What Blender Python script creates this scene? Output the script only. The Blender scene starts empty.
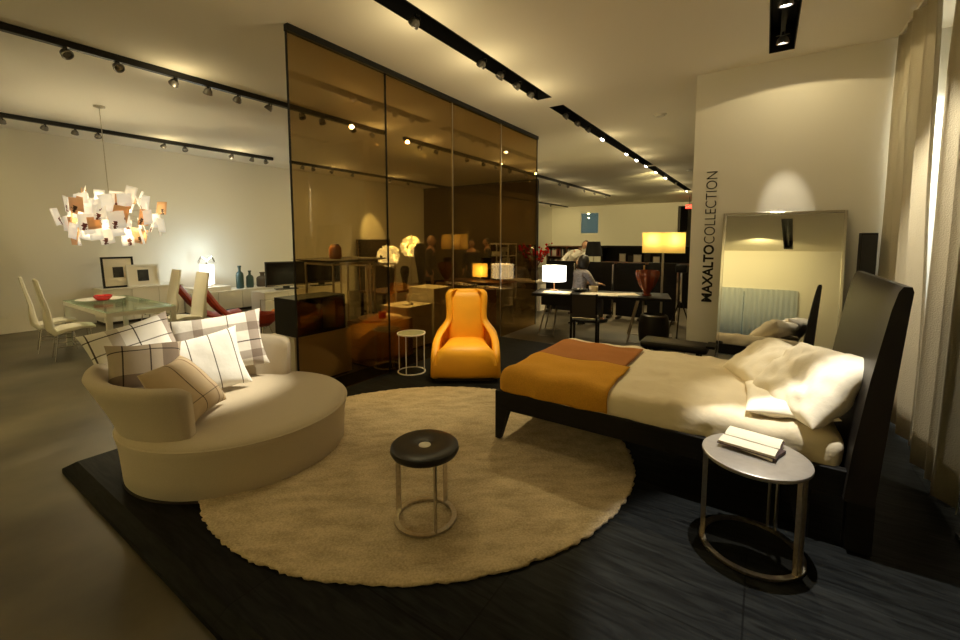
import bpy, bmesh, math, random
from mathutils import Vector, Matrix, noise
random.seed(7)
SC = bpy.context.scene
COL = SC.collection
PI = math.pi
R_ = math.radians

# ------------------------------------------------------------------ materials
def new_mat(name):
    m = bpy.data.materials.new(name); m.use_nodes = True
    nt = m.node_tree
    return m, nt, nt.nodes['Principled BSDF'], nt.nodes['Material Output']

def mat(name, color, rough=0.6, metal=0.0, nscale=0, namt=0.0, bscale=0, bstr=0.0, sheen=0.0, spec=None, stretch=None, coat=0.0):
    m, nt, b, out = new_mat(name)
    b.inputs['Base Color'].default_value = (*color, 1)
    b.inputs['Roughness'].default_value = rough
    b.inputs['Metallic'].default_value = metal
    if sheen: b.inputs['Sheen Weight'].default_value = sheen
    if spec is not None: b.inputs['Specular IOR Level'].default_value = spec
    if coat: b.inputs['Coat Weight'].default_value = coat
    tc = nt.nodes.new('ShaderNodeTexCoord')
    src = tc.outputs['Object']
    if stretch:
        mp = nt.nodes.new('ShaderNodeMapping'); mp.inputs['Scale'].default_value = stretch
        nt.links.new(src, mp.inputs['Vector']); src = mp.outputs['Vector']
    if namt:
        n = nt.nodes.new('ShaderNodeTexNoise'); n.inputs['Scale'].default_value = nscale; n.inputs['Detail'].default_value = 6
        nt.links.new(src, n.inputs['Vector'])
        r = nt.nodes.new('ShaderNodeValToRGB')
        lo = tuple(max(0, c*(1-namt)) for c in color); hi = tuple(min(1, c*(1+namt)) for c in color)
        r.color_ramp.elements[0].position = .3; r.color_ramp.elements[1].position = .7
        r.color_ramp.elements[0].color = (*lo, 1); r.color_ramp.elements[1].color = (*hi, 1)
        nt.links.new(n.outputs['Fac'], r.inputs['Fac']); nt.links.new(r.outputs['Color'], b.inputs['Base Color'])
    if bstr:
        n = nt.nodes.new('ShaderNodeTexNoise'); n.inputs['Scale'].default_value = bscale; n.inputs['Detail'].default_value = 4
        nt.links.new(src, n.inputs['Vector'])
        bp = nt.nodes.new('ShaderNodeBump'); bp.inputs['Strength'].default_value = bstr; bp.inputs['Distance'].default_value = .01
        nt.links.new(n.outputs['Fac'], bp.inputs['Height']); nt.links.new(bp.outputs['Normal'], b.inputs['Normal'])
    return m

def emis(name, color, strength):
    m, nt, b, out = new_mat(name)
    b.inputs['Base Color'].default_value = (*color, 1)
    b.inputs['Emission Color'].default_value = (*color, 1)
    b.inputs['Emission Strength'].default_value = strength
    return m

def tinted(name, tint, refl=.12, gl=(1, 1, 1), rough=0.0):
    m, nt, b, out = new_mat(name)
    nt.nodes.remove(b)
    t = nt.nodes.new('ShaderNodeBsdfTransparent'); t.inputs['Color'].default_value = (*tint, 1)
    g = nt.nodes.new('ShaderNodeBsdfGlossy'); g.inputs['Roughness'].default_value = rough; g.inputs['Color'].default_value = (*gl, 1)
    f = nt.nodes.new('ShaderNodeFresnel'); f.inputs['IOR'].default_value = 1.5
    mx = nt.nodes.new('ShaderNodeMath'); mx.operation = 'MULTIPLY_ADD'; mx.inputs[1].default_value = .26; mx.inputs[2].default_value = refl
    nt.links.new(f.outputs['Fac'], mx.inputs[0])
    mix = nt.nodes.new('ShaderNodeMixShader')
    nt.links.new(mx.outputs[0], mix.inputs['Fac']); nt.links.new(t.outputs[0], mix.inputs[1]); nt.links.new(g.outputs[0], mix.inputs[2])
    nt.links.new(mix.outputs[0], out.inputs['Surface'])
    return m

def translucent(name, color, frac=.5, bump=0, emit=0.0, ecol=None):
    m, nt, b, out = new_mat(name)
    b.inputs['Base Color'].default_value = (*color, 1); b.inputs['Roughness'].default_value = .85
    if emit:
        b.inputs['Emission Color'].default_value = (*(ecol or color), 1); b.inputs['Emission Strength'].default_value = emit
    t = nt.nodes.new('ShaderNodeBsdfTranslucent'); t.inputs['Color'].default_value = (*color, 1)
    mix = nt.nodes.new('ShaderNodeMixShader'); mix.inputs['Fac'].default_value = frac
    nt.links.new(b.outputs[0], mix.inputs[1]); nt.links.new(t.outputs[0], mix.inputs[2]); nt.links.new(mix.outputs[0], out.inputs['Surface'])
    if bump:
        tc = nt.nodes.new('ShaderNodeTexCoord')
        n = nt.nodes.new('ShaderNodeTexNoise'); n.inputs['Scale'].default_value = 120; n.inputs['Detail'].default_value = 5
        nt.links.new(tc.outputs['Object'], n.inputs['Vector'])
        bp = nt.nodes.new('ShaderNodeBump'); bp.inputs['Strength'].default_value = bump; bp.inputs['Distance'].default_value = .01
        nt.links.new(n.outputs['Fac'], bp.inputs['Height']); nt.links.new(bp.outputs['Normal'], b.inputs['Normal'])
    return m

def stripes(name, base, xs, ys, rough=.85):
    """woven cloth: bands of colour along object X (xs) and Y (ys); each band (centre, width, colour, opacity)"""
    m, nt, b, out = new_mat(name)
    b.inputs['Roughness'].default_value = rough
    tc = nt.nodes.new('ShaderNodeTexCoord'); sp = nt.nodes.new('ShaderNodeSeparateXYZ')
    nt.links.new(tc.outputs['Object'], sp.inputs[0])
    rgb = nt.nodes.new('ShaderNodeRGB'); rgb.outputs[0].default_value = (*base, 1)
    cur = rgb.outputs[0]
    for ax, bands in (('X', xs), ('Y', ys)):
        for c, w, colr, op in bands:
            k = nt.nodes.new('ShaderNodeMath'); k.operation = 'COMPARE'
            k.inputs[1].default_value = c; k.inputs[2].default_value = w/2
            nt.links.new(sp.outputs[ax], k.inputs[0])
            o = nt.nodes.new('ShaderNodeMath'); o.operation = 'MULTIPLY'; o.inputs[1].default_value = op
            nt.links.new(k.outputs[0], o.inputs[0])
            mx = nt.nodes.new('ShaderNodeMix'); mx.data_type = 'RGBA'; mx.blend_type = 'MULTIPLY'
            nt.links.new(o.outputs[0], mx.inputs[0]); nt.links.new(cur, mx.inputs[6]); mx.inputs[7].default_value = (*colr, 1)
            cur = mx.outputs[2]
    nt.links.new(cur, b.inputs['Base Color'])
    n = nt.nodes.new('ShaderNodeTexNoise'); n.inputs['Scale'].default_value = 14; n.inputs['Detail'].default_value = 4
    nt.links.new(tc.outputs['Object'], n.inputs['Vector'])
    bp = nt.nodes.new('ShaderNodeBump'); bp.inputs['Strength'].default_value = .25; bp.inputs['Distance'].default_value = .02
    nt.links.new(n.outputs['Fac'], bp.inputs['Height']); nt.links.new(bp.outputs['Normal'], b.inputs['Normal'])
    return m

M = {}
M['wall'] = mat('wall_paint', (.80, .77, .70), .9, bscale=60, bstr=.05)
M['ceiling'] = mat('ceiling_paint', (.92, .87, .76), .95)
M['concrete'] = mat('polished_concrete', (.10, .083, .055), .38, nscale=1.1, namt=.6, bscale=4, bstr=.06)
M['black'] = mat('black_paint', (.010, .010, .010), .5, spec=.25)
M['rail'] = mat('black_anodised', (.01, .01, .01), .4, metal=.3)
M['lamp_metal'] = mat('grey_lamp_metal', (.22, .21, .2), .35, metal=.8)
M['chrome'] = mat('chrome', (.75, .73, .7), .12, metal=1)
M['steel'] = mat('brushed_steel', (.55, .5, .42), .3, metal=1, nscale=60, namt=.15)
M['lit'] = emis('lamp_lit', (1, .93, .78), 22)
M['glow'] = emis('lamp_glow', (1, .9, .7), 6)
M['lens'] = mat('lens_dark', (.5, .48, .45), .1, metal=1)
M['fabric'] = mat('beige_linen', (.55, .47, .345), .92, nscale=260, namt=.08, bscale=300, bstr=.12, sheen=.2)
M['leather_black'] = mat('black_leather', (.014, .011, .009), .42, bscale=120, bstr=.08, spec=.22)
M['wenge'] = mat('wenge_wood', (.007, .006, .005), .5, nscale=6, namt=.4, stretch=(1, 12, 12), spec=.2)
M['mat_black_seat'] = mat('matt_black_top', (.012, .011, .010), .38)
M['white_inlay'] = mat('white_inlay', (.75, .70, .60), .5)
M['grey_top'] = mat('bronze_grey_top', (.30, .27, .235), .38, metal=.35, nscale=30, namt=.06)
M['paper'] = mat('book_paper', (.85, .78, .62), .85, nscale=30, namt=.04)
M['paper_print'] = None
M['book_dark'] = mat('dark_book_cloth', (.035, .012, .012), .6)
M['sheet'] = mat('cream_cotton', (.72, .62, .44), .88, bscale=14, bstr=.6, sheen=.1)
M['pillowcase'] = mat('white_pillowcase', (.86, .78, .62), .85, bscale=8, bstr=.8)
M['ochre'] = mat('ochre_wool', (.54, .265, .03), .95, nscale=120, namt=.12, bscale=60, bstr=.2, spec=.1)
M['brown'] = mat('rust_brown_wool', (.36, .145, .045), .95, nscale=120, namt=.12, bscale=60, bstr=.2, spec=.1)
M['orange'] = mat('orange_leather', (.88, .42, .018), .5, nscale=3, namt=.05, bscale=200, bstr=.05)
M['dark'] = mat('dark_brown', (.03, .022, .016), .5)
M['white'] = mat('white_lacquer', (.80, .77, .70), .35)
M['white_leather'] = mat('white_leather', (.82, .78, .66), .5)
M['plinth'] = mat('white_plinth', (.72, .66, .56), .6)
M['tan'] = mat('tan_wood', (.34, .22, .11), .5, nscale=4, namt=.25, stretch=(1, 1, 12))
M['walnut'] = mat('walnut', (.16, .075, .035), .5, nscale=4, namt=.3, stretch=(1, 8, 8))
M['screen'] = mat('black_screen', (.006, .007, .008), .12)
M['tv'] = mat('tv_plastic', (.012, .012, .012), .3)
M['red'] = mat('red_leather', (.36, .035, .012), .5)
M['orange_cloth'] = mat('orange_cloth', (.85, .30, .03), .7)
M['red_gloss'] = mat('red_gloss', (.55, .012, .01), .2)
M['teal'] = mat('teal_ceramic', (.035, .075, .075), .35)
M['taupe'] = mat('taupe_ceramic', (.10, .075, .055), .6)
M['photo'] = mat('photo_print', (.02, .02, .02), .5, nscale=9, namt=.9)
M['matboard'] = mat('cream_mount', (.80, .74, .62), .8)
M['skin'] = mat('skin', (.52, .29, .17), .55)
M['hair_dark'] = mat('dark_hair', (.012, .009, .007), .5)
M['hair_brown'] = mat('brown_hair', (.07, .03, .012), .5)
M['coat'] = mat('dark_coat', (.030, .024, .02), .85)
M['coat_black'] = mat('black_coat', (.01, .01, .01), .85)
M['shirt_white'] = mat('white_shirt', (.75, .70, .60), .85)
M['trousers'] = mat('dark_trousers', (.02, .02, .024), .85)
M['vase_amber'] = mat('amber_glass_vase', (.25, .045, .015), .15, coat=.6)
M['frosted'] = mat('pale_green_glass', (.32, .34, .22), .25)
M['mirror'] = mat('mirror_silver', (.86, .86, .84), .02, metal=1)
M['glass_clear'] = tinted('clear_green_glass', (.80, .88, .80), .06)
M['bronze_glass'] = tinted('bronze_glass', (.69, .59, .40), .016, gl=(1, .86, .6))
M['bronze_glass_deep'] = tinted('deep_bronze_glass', (.50, .41, .26), .02, gl=(1, .86, .6))
M['curtain'] = translucent('linen_curtain', (.62, .56, .43), .25, bump=.5)
M['sheer'] = translucent('sheer_curtain', (.75, .80, .85), .6)
M['shade_yellow'] = None
M['exit'] = emis('exit_red', (1, .05, .03), 1.6)

# dark stained oak deck: long boards with seams and grain
def deck_mat():
    m, nt, b, out = new_mat('black_stained_oak')
    tc = nt.nodes.new('ShaderNodeTexCoord')
    mp = nt.nodes.new('ShaderNodeMapping'); mp.inputs['Scale'].default_value = (1.1, 9, 9)
    nt.links.new(tc.outputs['Object'], mp.inputs['Vector'])
    n = nt.nodes.new('ShaderNodeTexNoise'); n.inputs['Scale'].default_value = 3.2; n.inputs['Detail'].default_value = 8; n.inputs['Distortion'].default_value = 1.2
    nt.links.new(mp.outputs[0], n.inputs['Vector'])
    cr = nt.nodes.new('ShaderNodeValToRGB')
    cr.color_ramp.elements[0].position = .35; cr.color_ramp.elements[0].color = (.004, .0043, .0045, 1)
    cr.color_ramp.elements[1].position = .68; cr.color_ramp.elements[1].color = (.017, .0185, .018, 1)
    nt.links.new(n.outputs['Fac'], cr.inputs['Fac'])
    br = nt.nodes.new('ShaderNodeTexBrick'); br.inputs['Scale'].default_value = 1
    br.inputs['Brick Width'].default_value = 1.9; br.inputs['Row Height'].default_value = .62; br.inputs['Mortar Size'].default_value = .004
    br.inputs['Color1'].default_value = (1, 1, 1, 1); br.inputs['Color2'].default_value = (.8, .8, .8, 1); br.inputs['Mortar'].default_value = (.25, .25, .25, 1)
    nt.links.new(tc.outputs['Object'], br.inputs['Vector'])
    mx = nt.nodes.new('ShaderNodeMix'); mx.data_type = 'RGBA'; mx.blend_type = 'MULTIPLY'; mx.inputs[0].default_value = 1
    nt.links.new(cr.outputs['Color'], mx.inputs[6]); nt.links.new(br.outputs['Color'], mx.inputs[7])
    nt.links.new(mx.outputs[2], b.inputs['Base Color'])
    b.inputs['Roughness'].default_value = .5; b.inputs['Specular IOR Level'].default_value = .07
    bp = nt.nodes.new('ShaderNodeBump'); bp.inputs['Strength'].default_value = .3; bp.inputs['Distance'].default_value = .004
    nt.links.new(n.outputs['Fac'], bp.inputs['Height']); nt.links.new(bp.outputs['Normal'], b.inputs['Normal'])
    return m
M['deck'] = deck_mat()

def rug_mat():
    m, nt, b, out = new_mat('shaggy_rug')
    tc = nt.nodes.new('ShaderNodeTexCoord')
    n = nt.nodes.new('ShaderNodeTexNoise'); n.inputs['Scale'].default_value = 90; n.inputs['Detail'].default_value = 6
    n2 = nt.nodes.new('ShaderNodeTexNoise'); n2.inputs['Scale'].default_value = 5; n2.inputs['Detail'].default_value = 5
    mp = nt.nodes.new('ShaderNodeMapping'); mp.inputs['Scale'].default_value = (1, 2.2, 1); mp.inputs['Rotation'].default_value = (0, 0, .6)
    nt.links.new(tc.outputs['Object'], n.inputs['Vector']); nt.links.new(tc.outputs['Object'], mp.inputs[0]); nt.links.new(mp.outputs[0], n2.inputs['Vector'])
    ad = nt.nodes.new('ShaderNodeMath'); ad.operation = 'ADD'
    nt.links.new(n.outputs['Fac'], ad.inputs[0]); nt.links.new(n2.outputs['Fac'], ad.inputs[1])
    hf = nt.nodes.new('ShaderNodeMath'); hf.operation = 'MULTIPLY'; hf.inputs[1].default_value = .5
    nt.links.new(ad.outputs[0], hf.inputs[0])
    cr = nt.nodes.new('ShaderNodeValToRGB')
    cr.color_ramp.elements[0].position = .36; cr.color_ramp.elements[0].color = (.33, .255, .145, 1)
    cr.color_ramp.elements[1].position = .62; cr.color_ramp.elements[1].color = (.62, .50, .32, 1)
    nt.links.new(hf.outputs[0], cr.inputs['Fac']); nt.links.new(cr.outputs['Color'], b.inputs['Base Color'])
    b.inputs['Roughness'].default_value = 1; b.inputs['Sheen Weight'].default_value = .2
    return m
M['rug'] = rug_mat()

def printed_mat():
    m, nt, b, out = new_mat('printed_page')
    tc = nt.nodes.new('ShaderNodeTexCoord')
    mp = nt.nodes.new('ShaderNodeMapping'); mp.inputs['Scale'].default_value = (60, 60, 60)
    nt.links.new(tc.outputs['Object'], mp.inputs[0])
    w = nt.nodes.new('ShaderNodeTexWave'); w.bands_direction = 'X'; w.inputs['Scale'].default_value = 1.6; w.inputs['Distortion'].default_value = 0
    nt.links.new(mp.outputs[0], w.inputs['Vector'])
    cr = nt.nodes.new('ShaderNodeValToRGB'); cr.color_ramp.elements[0].color = (.42, .38, .29, 1); cr.color_ramp.elements[1].color = (.72, .66, .52, 1)
    cr.color_ramp.elements[0].position = .1; cr.color_ramp.elements[1].position = .5
    nt.links.new(w.outputs['Fac'], cr.inputs['Fac']); nt.links.new(cr.outputs['Color'], b.inputs['Base Color'])
    b.inputs['Roughness'].default_value = .85
    return m
M['printed'] = printed_mat()

def shade_mat(name, color, strength):
    m, nt, b, out = new_mat(name)
    b.inputs['Base Color'].default_value = (*color, 1); b.inputs['Roughness'].default_value = .9
    b.inputs['Emission Color'].default_value = (*color, 1); b.inputs['Emission Strength'].default_value = strength
    return m
M['shade_yellow'] = translucent('yellow_lampshade', (.90, .66, .22), .6, emit=.22, ecol=(.95, .62, .14))
M['shade_white'] = shade_mat('white_lampshade', (1, .97, .88), 2.2)
M['globe'] = translucent('petal_globe', (1, .97, .85), .5, emit=.35)
M['paper_note'] = translucent('note_paper', (.95, .92, .84), .55, emit=.32)
M['paper_tan'] = translucent('tan_note_paper', (.74, .47, .24), .45, emit=.12)
M['paper_ink'] = None
def note_mat(name, base, ink):
    m, nt, b, out = new_mat(name)
    tc = nt.nodes.new('ShaderNodeTexCoord')
    n = nt.nodes.new('ShaderNodeTexNoise'); n.inputs['Scale'].default_value = 16; n.inputs['Detail'].default_value = 3
    nt.links.new(tc.outputs['Object'], n.inputs['Vector'])
    cr = nt.nodes.new('ShaderNodeValToRGB'); cr.color_ramp.interpolation = 'CONSTANT'
    cr.color_ramp.elements[0].color = (*base, 1); cr.color_ramp.elements[0].position = 0
    cr.color_ramp.elements[1].color = (*ink, 1); cr.color_ramp.elements[1].position = .62
    nt.links.new(n.outputs['Fac'], cr.inputs['Fac'])
    t = nt.nodes.new('ShaderNodeBsdfTranslucent'); mix = nt.nodes.new('ShaderNodeMixShader'); mix.inputs['Fac'].default_value = .5
    nt.links.new(cr.outputs['Color'], b.inputs['Base Color']); nt.links.new(cr.outputs['Color'], t.inputs['Color'])
    nt.links.new(cr.outputs['Color'], b.inputs['Emission Color']); b.inputs['Emission Strength'].default_value = .28
    nt.links.new(b.outputs[0], mix.inputs[1]); nt.links.new(t.outputs[0], mix.inputs[2]); nt.links.new(mix.outputs[0], out.inputs['Surface'])
    return m
M['paper_ink'] = note_mat('scribbled_note', (.93, .88, .78), (.16, .05, .03))
M['paper_ink2'] = note_mat('scribbled_tan_note', (.72, .45, .22), (.08, .04, .02))
M['shirt_stripe'] = mat('grey_knit_shirt', (.30, .27, .27), .9, nscale=22, namt=.5, stretch=(1, 1, 5))

# ------------------------------------------------------------------ mesh helpers
def bm_(): return bmesh.new()

def obj(name, bm, m, parent=None, smooth=True, loc=None, rot=None, angle=40):
    bmesh.ops.recalc_face_normals(bm, faces=bm.faces)
    me = bpy.data.meshes.new(name); bm.to_mesh(me); bm.free()
    return obj_me(name, me, m, parent, smooth, loc, rot, angle)

def obj_me(name, me, m, parent=None, smooth=True, loc=None, rot=None, angle=40):
    if m is not None:
        me.materials.clear(); me.materials.append(m)
    if smooth:
        me.polygons.foreach_set('use_smooth', [True]*len(me.polygons))
        try: me.set_sharp_from_angle(angle=R_(angle))
        except Exception: pass
    o = bpy.data.objects.new(name, me); COL.objects.link(o)
    if parent is not None: o.parent = parent
    if loc is not None: o.location = loc
    if rot is not None: o.rotation_euler = rot
    return o

def tag(o, label, cat, group=None, kind=None):
    o['label'] = label; o['category'] = cat
    if group: o['group'] = group
    if kind: o['kind'] = kind
    return o

def thing(name, label, cat, loc=(0, 0, 0), rz=0.0, group=None, rot=None):
    o = bpy.data.objects.new(name, None); COL.objects.link(o)
    o.empty_display_size = .1
    o.location = loc; o.rotation_euler = rot if rot else (0, 0, rz)
    return tag(o, label, cat, group)

def struct(name, bm, m, smooth=False):
    o = obj(name, bm, m, None, smooth); o['kind'] = 'structure'; return o

def dup(root, loc=None, rz=None, label=None):
    def cp(o, par):
        c = o.copy(); COL.objects.link(c)
        if par is not None: c.parent = par
        for k in list(o.children): cp(k, c)
        return c
    c = cp(root, None)
    if loc is not None: c.location = loc
    if rz is not None: c.rotation_euler = (0, 0, rz)
    if label: c['label'] = label
    return c

def box(bm, x0, x1, y0, y1, z0, z1, bev=0.0, seg=2):
    r = bmesh.ops.create_cube(bm, size=1)
    vs = r['verts']
    for v in vs:
        v.co = Vector(((x0+x1)/2+v.co.x*(x1-x0), (y0+y1)/2+v.co.y*(y1-y0), (z0+z1)/2+v.co.z*(z1-z0)))
    if bev:
        es = list({e for v in vs for e in v.link_edges})
        bmesh.ops.bevel(bm, geom=es, offset=bev, segments=seg, affect='EDGES', profile=.5)
    return bm

def bar(bm, p, q, w, d=None, up=(0, 0, 1)):
    d = w if d is None else d
    p = Vector(p); q = Vector(q); t = (q-p).normalized(); u = Vector(up)
    if abs(t.dot(u)) > .98: u = Vector((0, 1, 0))
    s = t.cross(u).normalized(); n = s.cross(t).normalized()
    vs = []
    for c in (p, q):
        for a, b in ((-1, -1), (1, -1), (1, 1), (-1, 1)):
            vs.append(bm.verts.new(c+s*a*w/2+n*b*d/2))
    for f in ((0, 1, 2, 3), (7, 6, 5, 4), (0, 4, 5, 1), (1, 5, 6, 2), (2, 6, 7, 3), (3, 7, 4, 0)):
        bm.faces.new([vs[i] for i in f])
    return bm

def tube(bm, pts, r, seg=10, closed=False, rads=None):
    pts = [Vector(p) for p in pts]; n = len(pts)
    rings = []; prev = None
    for i, p in enumerate(pts):
        a = pts[(i-1) % n] if (closed or i > 0) else pts[i]
        b = pts[(i+1) % n] if (closed or i < n-1) else pts[i]
        t = (b-a).normalized()
        if prev is None:
            u = Vector((0, 0, 1)) if abs(t.z) < .9 else Vector((1, 0, 0))
            s = t.cross(u).normalized()
        else:
            s = (prev-t*prev.dot(t)).normalized()
        prev = s; nn = t.cross(s)
        rr = rads[i] if rads else r
        rings.append([bm.verts.new(p+(s*math.cos(2*PI*k/seg)+nn*math.sin(2*PI*k/seg))*rr) for k in range(seg)])
    m = n if closed else n-1
    for i in range(m):
        A = rings[i]; B = rings[(i+1) % n]
        for k in range(seg):
            bm.faces.new((A[k], A[(k+1) % seg], B[(k+1) % seg], B[k]))
    if not closed:
        bm.faces.new(rings[0][::-1]); bm.faces.new(rings[-1])
    return bm

def lathe(bm, prof, seg=48, c=(0, 0, 0), closed=False, sx=1, sy=1):
    c = Vector(c); rings = []
    for r, z in prof:
        if r < 1e-6: rings.append([bm.verts.new(c+Vector((0, 0, z)))])
        else: rings.append([bm.verts.new(c+Vector((r*sx*math.cos(2*PI*k/seg), r*sy*math.sin(2*PI*k/seg), z))) for k in range(seg)])
    pairs = list(zip(rings, rings[1:]))
    if closed: pairs.append((rings[-1], rings[0]))
    for A, B in pairs:
        for k in range(seg):
            k2 = (k+1) % seg
            if len(A) == 1 and len(B) == 1: continue
            if len(A) == 1: bm.faces.new((A[0], B[k2], B[k]))
            elif len(B) == 1: bm.faces.new((A[k], A[k2], B[0]))
            else: bm.faces.new((A[k], A[k2], B[k2], B[k]))
    return bm

def flat_ring(bm, r0, r1, z0, z1, seg=56, c=(0, 0, 0)):
    return lathe(bm, [(r0, z0), (r1, z0), (r1, z1), (r0, z1)], seg, c, closed=True)

def loft(bm, loops, cap0=True, cap1=True, closed=True):
    rings = [[bm.verts.new(Vector(p)) for p in L] for L in loops]
    n = len(rings[0])
    for A, B in zip(rings, rings[1:]):
        for k in range(n if closed else n-1):
            bm.faces.new((A[k], A[(k+1) % n], B[(k+1) % n], B[k]))
    if cap0: bm.faces.new(rings[0][::-1])
    if cap1: bm.faces.new(rings[-1])
    return bm

def softbox(bm, x0, x1, y0, y1, z0, z1, r, n=(24, 20, 6), nz=0.0, nscale=3.0, seed=0.0):
    """box with rounded edges of radius r, gridded and gently rumpled"""
    c = Vector(((x0+x1)/2, (y0+y1)/2, (z0+z1)/2)); h = Vector(((x1-x0)/2, (y1-y0)/2, (z1-z0)/2))
    verts = {}
    def vert(i, j, k):
        key = (i, j, k)
        if key in verts: return verts[key]
        p = Vector(((2*i/n[0]-1)*h.x, (2*j/n[1]-1)*h.y, (2*k/n[2]-1)*h.z))
        q = Vector(tuple(max(-h[a]+r, min(h[a]-r, p[a])) for a in range(3)))
        d = p-q
        nn = d.normalized() if d.length > 1e-9 else Vector((0, 0, 0))
        if d.length > 1e-9: p = q+nn*r
        if nz and d.length > 1e-9:
            w_ = (p+c)*nscale+Vector((seed, seed*2, 0)); p = p+nn*nz*(noise.noise(w_)+.45*noise.noise(Vector((w_.x*3.2, w_.y*1.4, w_.z*2)))-.25*abs(noise.noise(w_*1.7)))
        v = bm.verts.new(p+c); verts[key] = v; return v
    for a, b, cc in ((0, 1, 2), (1, 2, 0), (2, 0, 1)):
        for side in (0, n[cc]):
            for i in range(n[a]):
                for j in range(n[b]):
                    f = []
                    for di, dj in ((0, 0), (1, 0), (1, 1), (0, 1)):
                        key = [0, 0, 0]; key[a] = i+di; key[b] = j+dj; key[cc] = side
                        f.append(vert(*key))
                    bm.faces.new(f)
    return bm

def pillow_mesh(w, h, t, seed=0, wr=.012, n=34, pinch=.10):
    bm = bm_()
    def P(u, v, s):
        e = max(0, (1-u**4)*(1-v**4))
        x = w/2*u*(1-pinch*(1-v*v)*abs(u)**3); y = h/2*v*(1-pinch*(1-u*u)*abs(v)**3)
        z = s*t/2*(e**.55)
        q = Vector((x*5+seed, y*5, s*3))
        k = e**.4
        z += wr*k*noise.noise(q) + wr*.6*k*noise.noise(q*2.3) - (wr*1.1*k*abs(noise.noise(Vector((q.x*1.9+q.y, q.y*1.5, seed)))) if wr > .015 else 0)
        rim = max(abs(u), abs(v))**8
        z += .018*rim*noise.noise(Vector((x*6+seed*3, y*6, 5)))
        return (x, y, z)
    us = [math.sin(PI/2*(2*i/n-1)) for i in range(n+1)]
    top = [[bm.verts.new(P(u, v, 1)) for v in us] for u in us]
    bot = [[(top[i][j] if i in (0, n) or j in (0, n) else bm.verts.new(P(us[i], us[j], -1))) for j in range(n+1)] for i in range(n+1)]
    for i in range(n):
        for j in range(n):
            bm.faces.new((top[i][j], top[i+1][j], top[i+1][j+1], top[i][j+1]))
            bm.faces.new((bot[i][j], bot[i][j+1], bot[i+1][j+1], bot[i+1][j]))
    return bm

def pillow(name, w, h, t, loc, az, lean, roll, m, label, cat='pillow', group=None, seed=0, wr=.012, pinch=.10):
    az = R_(az); ln = R_(lean)
    nrm = Vector((math.cos(az)*math.cos(ln), math.sin(az)*math.cos(ln), math.sin(ln)))
    up = Vector((-math.cos(az)*math.sin(ln), -math.sin(az)*math.sin(ln), math.cos(ln)))
    rt = up.cross(nrm)
    rot = Matrix((rt, up, nrm)).transposed() @ Matrix.Rotation(R_(roll), 3, 'Z')
    o = obj(name, pillow_mesh(w, h, t, seed, wr, pinch=pinch), m, None, True, angle=180)
    o.matrix_world = Matrix.Translation(Vector(loc)) @ rot.to_4x4()
    return tag(o, label, cat, group)

def light(kind, name, loc, energy, color=(1, .78, .48), target=None, size=45, blend=.4, radius=.03):
    l = bpy.data.lights.new(name, kind); l.energy = energy; l.color = color
    o = bpy.data.objects.new(name, l); COL.objects.link(o); o.location = loc
    if kind == 'SPOT':
        l.spot_size = R_(size); l.spot_blend = blend; l.shadow_soft_size = radius
    elif kind == 'POINT': l.shadow_soft_size = radius
    if target is not None:
        d = Vector(target)-Vector(loc); o.rotation_euler = d.to_track_quat('-Z', 'Y').to_euler()
    return o
# ------------------------------------------------------------------ setting
H = 3.66
XL, XR, YN, YF = -11.25, 1.35, -4.2, 25.0
struct('floor', box(bm_(), XL-.1, XR+.1, YN-.1, YF+3, -.1, 0), M['concrete'])

bm = bm_()
xs = [XL-.1, -2.77, -2.55, -.06, .16, XR+.1]; ys = [YN-.1, -3.9, -.5, .2, 2.6, 5.6, 6.0, 12.05, 12.3, 19.2, YF+3]
holes = {(1, 3), (1, 4), (3, 4), (3, 1), (1, 6), (1, 8)}
for i in range(len(xs)-1):
    for j in range(len(ys)-1):
        if (i, j) in holes: continue
        bm.faces.new([bm.verts.new((x, y, H)) for x, y in ((xs[i], ys[j]), (xs[i+1], ys[j]), (xs[i+1], ys[j+1]), (xs[i], ys[j+1]))])
bmesh.ops.remove_doubles(bm, verts=bm.verts, dist=1e-4)
o = obj('ceiling', bm, M['ceiling'], None, False); o['kind'] = 'structure'

def slot(x0, x1, y0, y1, label):
    bm = bm_(); d = .26; t = .006
    box(bm, x0, x0+t, y0, y1, H-.004, H+d); box(bm, x1-t, x1, y0, y1, H-.004, H+d)
    box(bm, x0+t, x1-t, y0, y0+t, H-.004, H+d); box(bm, x0+t, x1-t, y1-t, y1, H-.004, H+d)
    box(bm, x0+t, x1-t, y0+t, y1-t, H+d-t, H+d)
    box(bm, (x0+x1)/2-.02, (x0+x1)/2+.02, y0+t, y1-t, H+.10, H+.13)
    for k in range(int((y1-y0)/.8)):
        y = y0+.3+k*.8
        if y < y1-.2: bar(bm, ((x0+x1)/2, y, H+.13), ((x0+x1)/2, y, H+d-t), .012)
    tag(obj('recessed_light_slot', bm, M['black'], None, False), label, 'light slot', 'recessed light slots')
slot(-2.77, -2.55, .2, 5.6, 'long black recessed light slot running across the ceiling above the rug')
slot(-2.77, -2.55, 6.0, 12.05, 'black recessed light slot in the ceiling just beyond the one above the rug')
slot(-2.77, -2.55, 12.3, 19.2, 'farthest black recessed light slot, deep in the showroom ceiling')
slot(-.06, .16, 2.6, 5.6, 'short black recessed light slot pointing at the white lettered wall')

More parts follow.
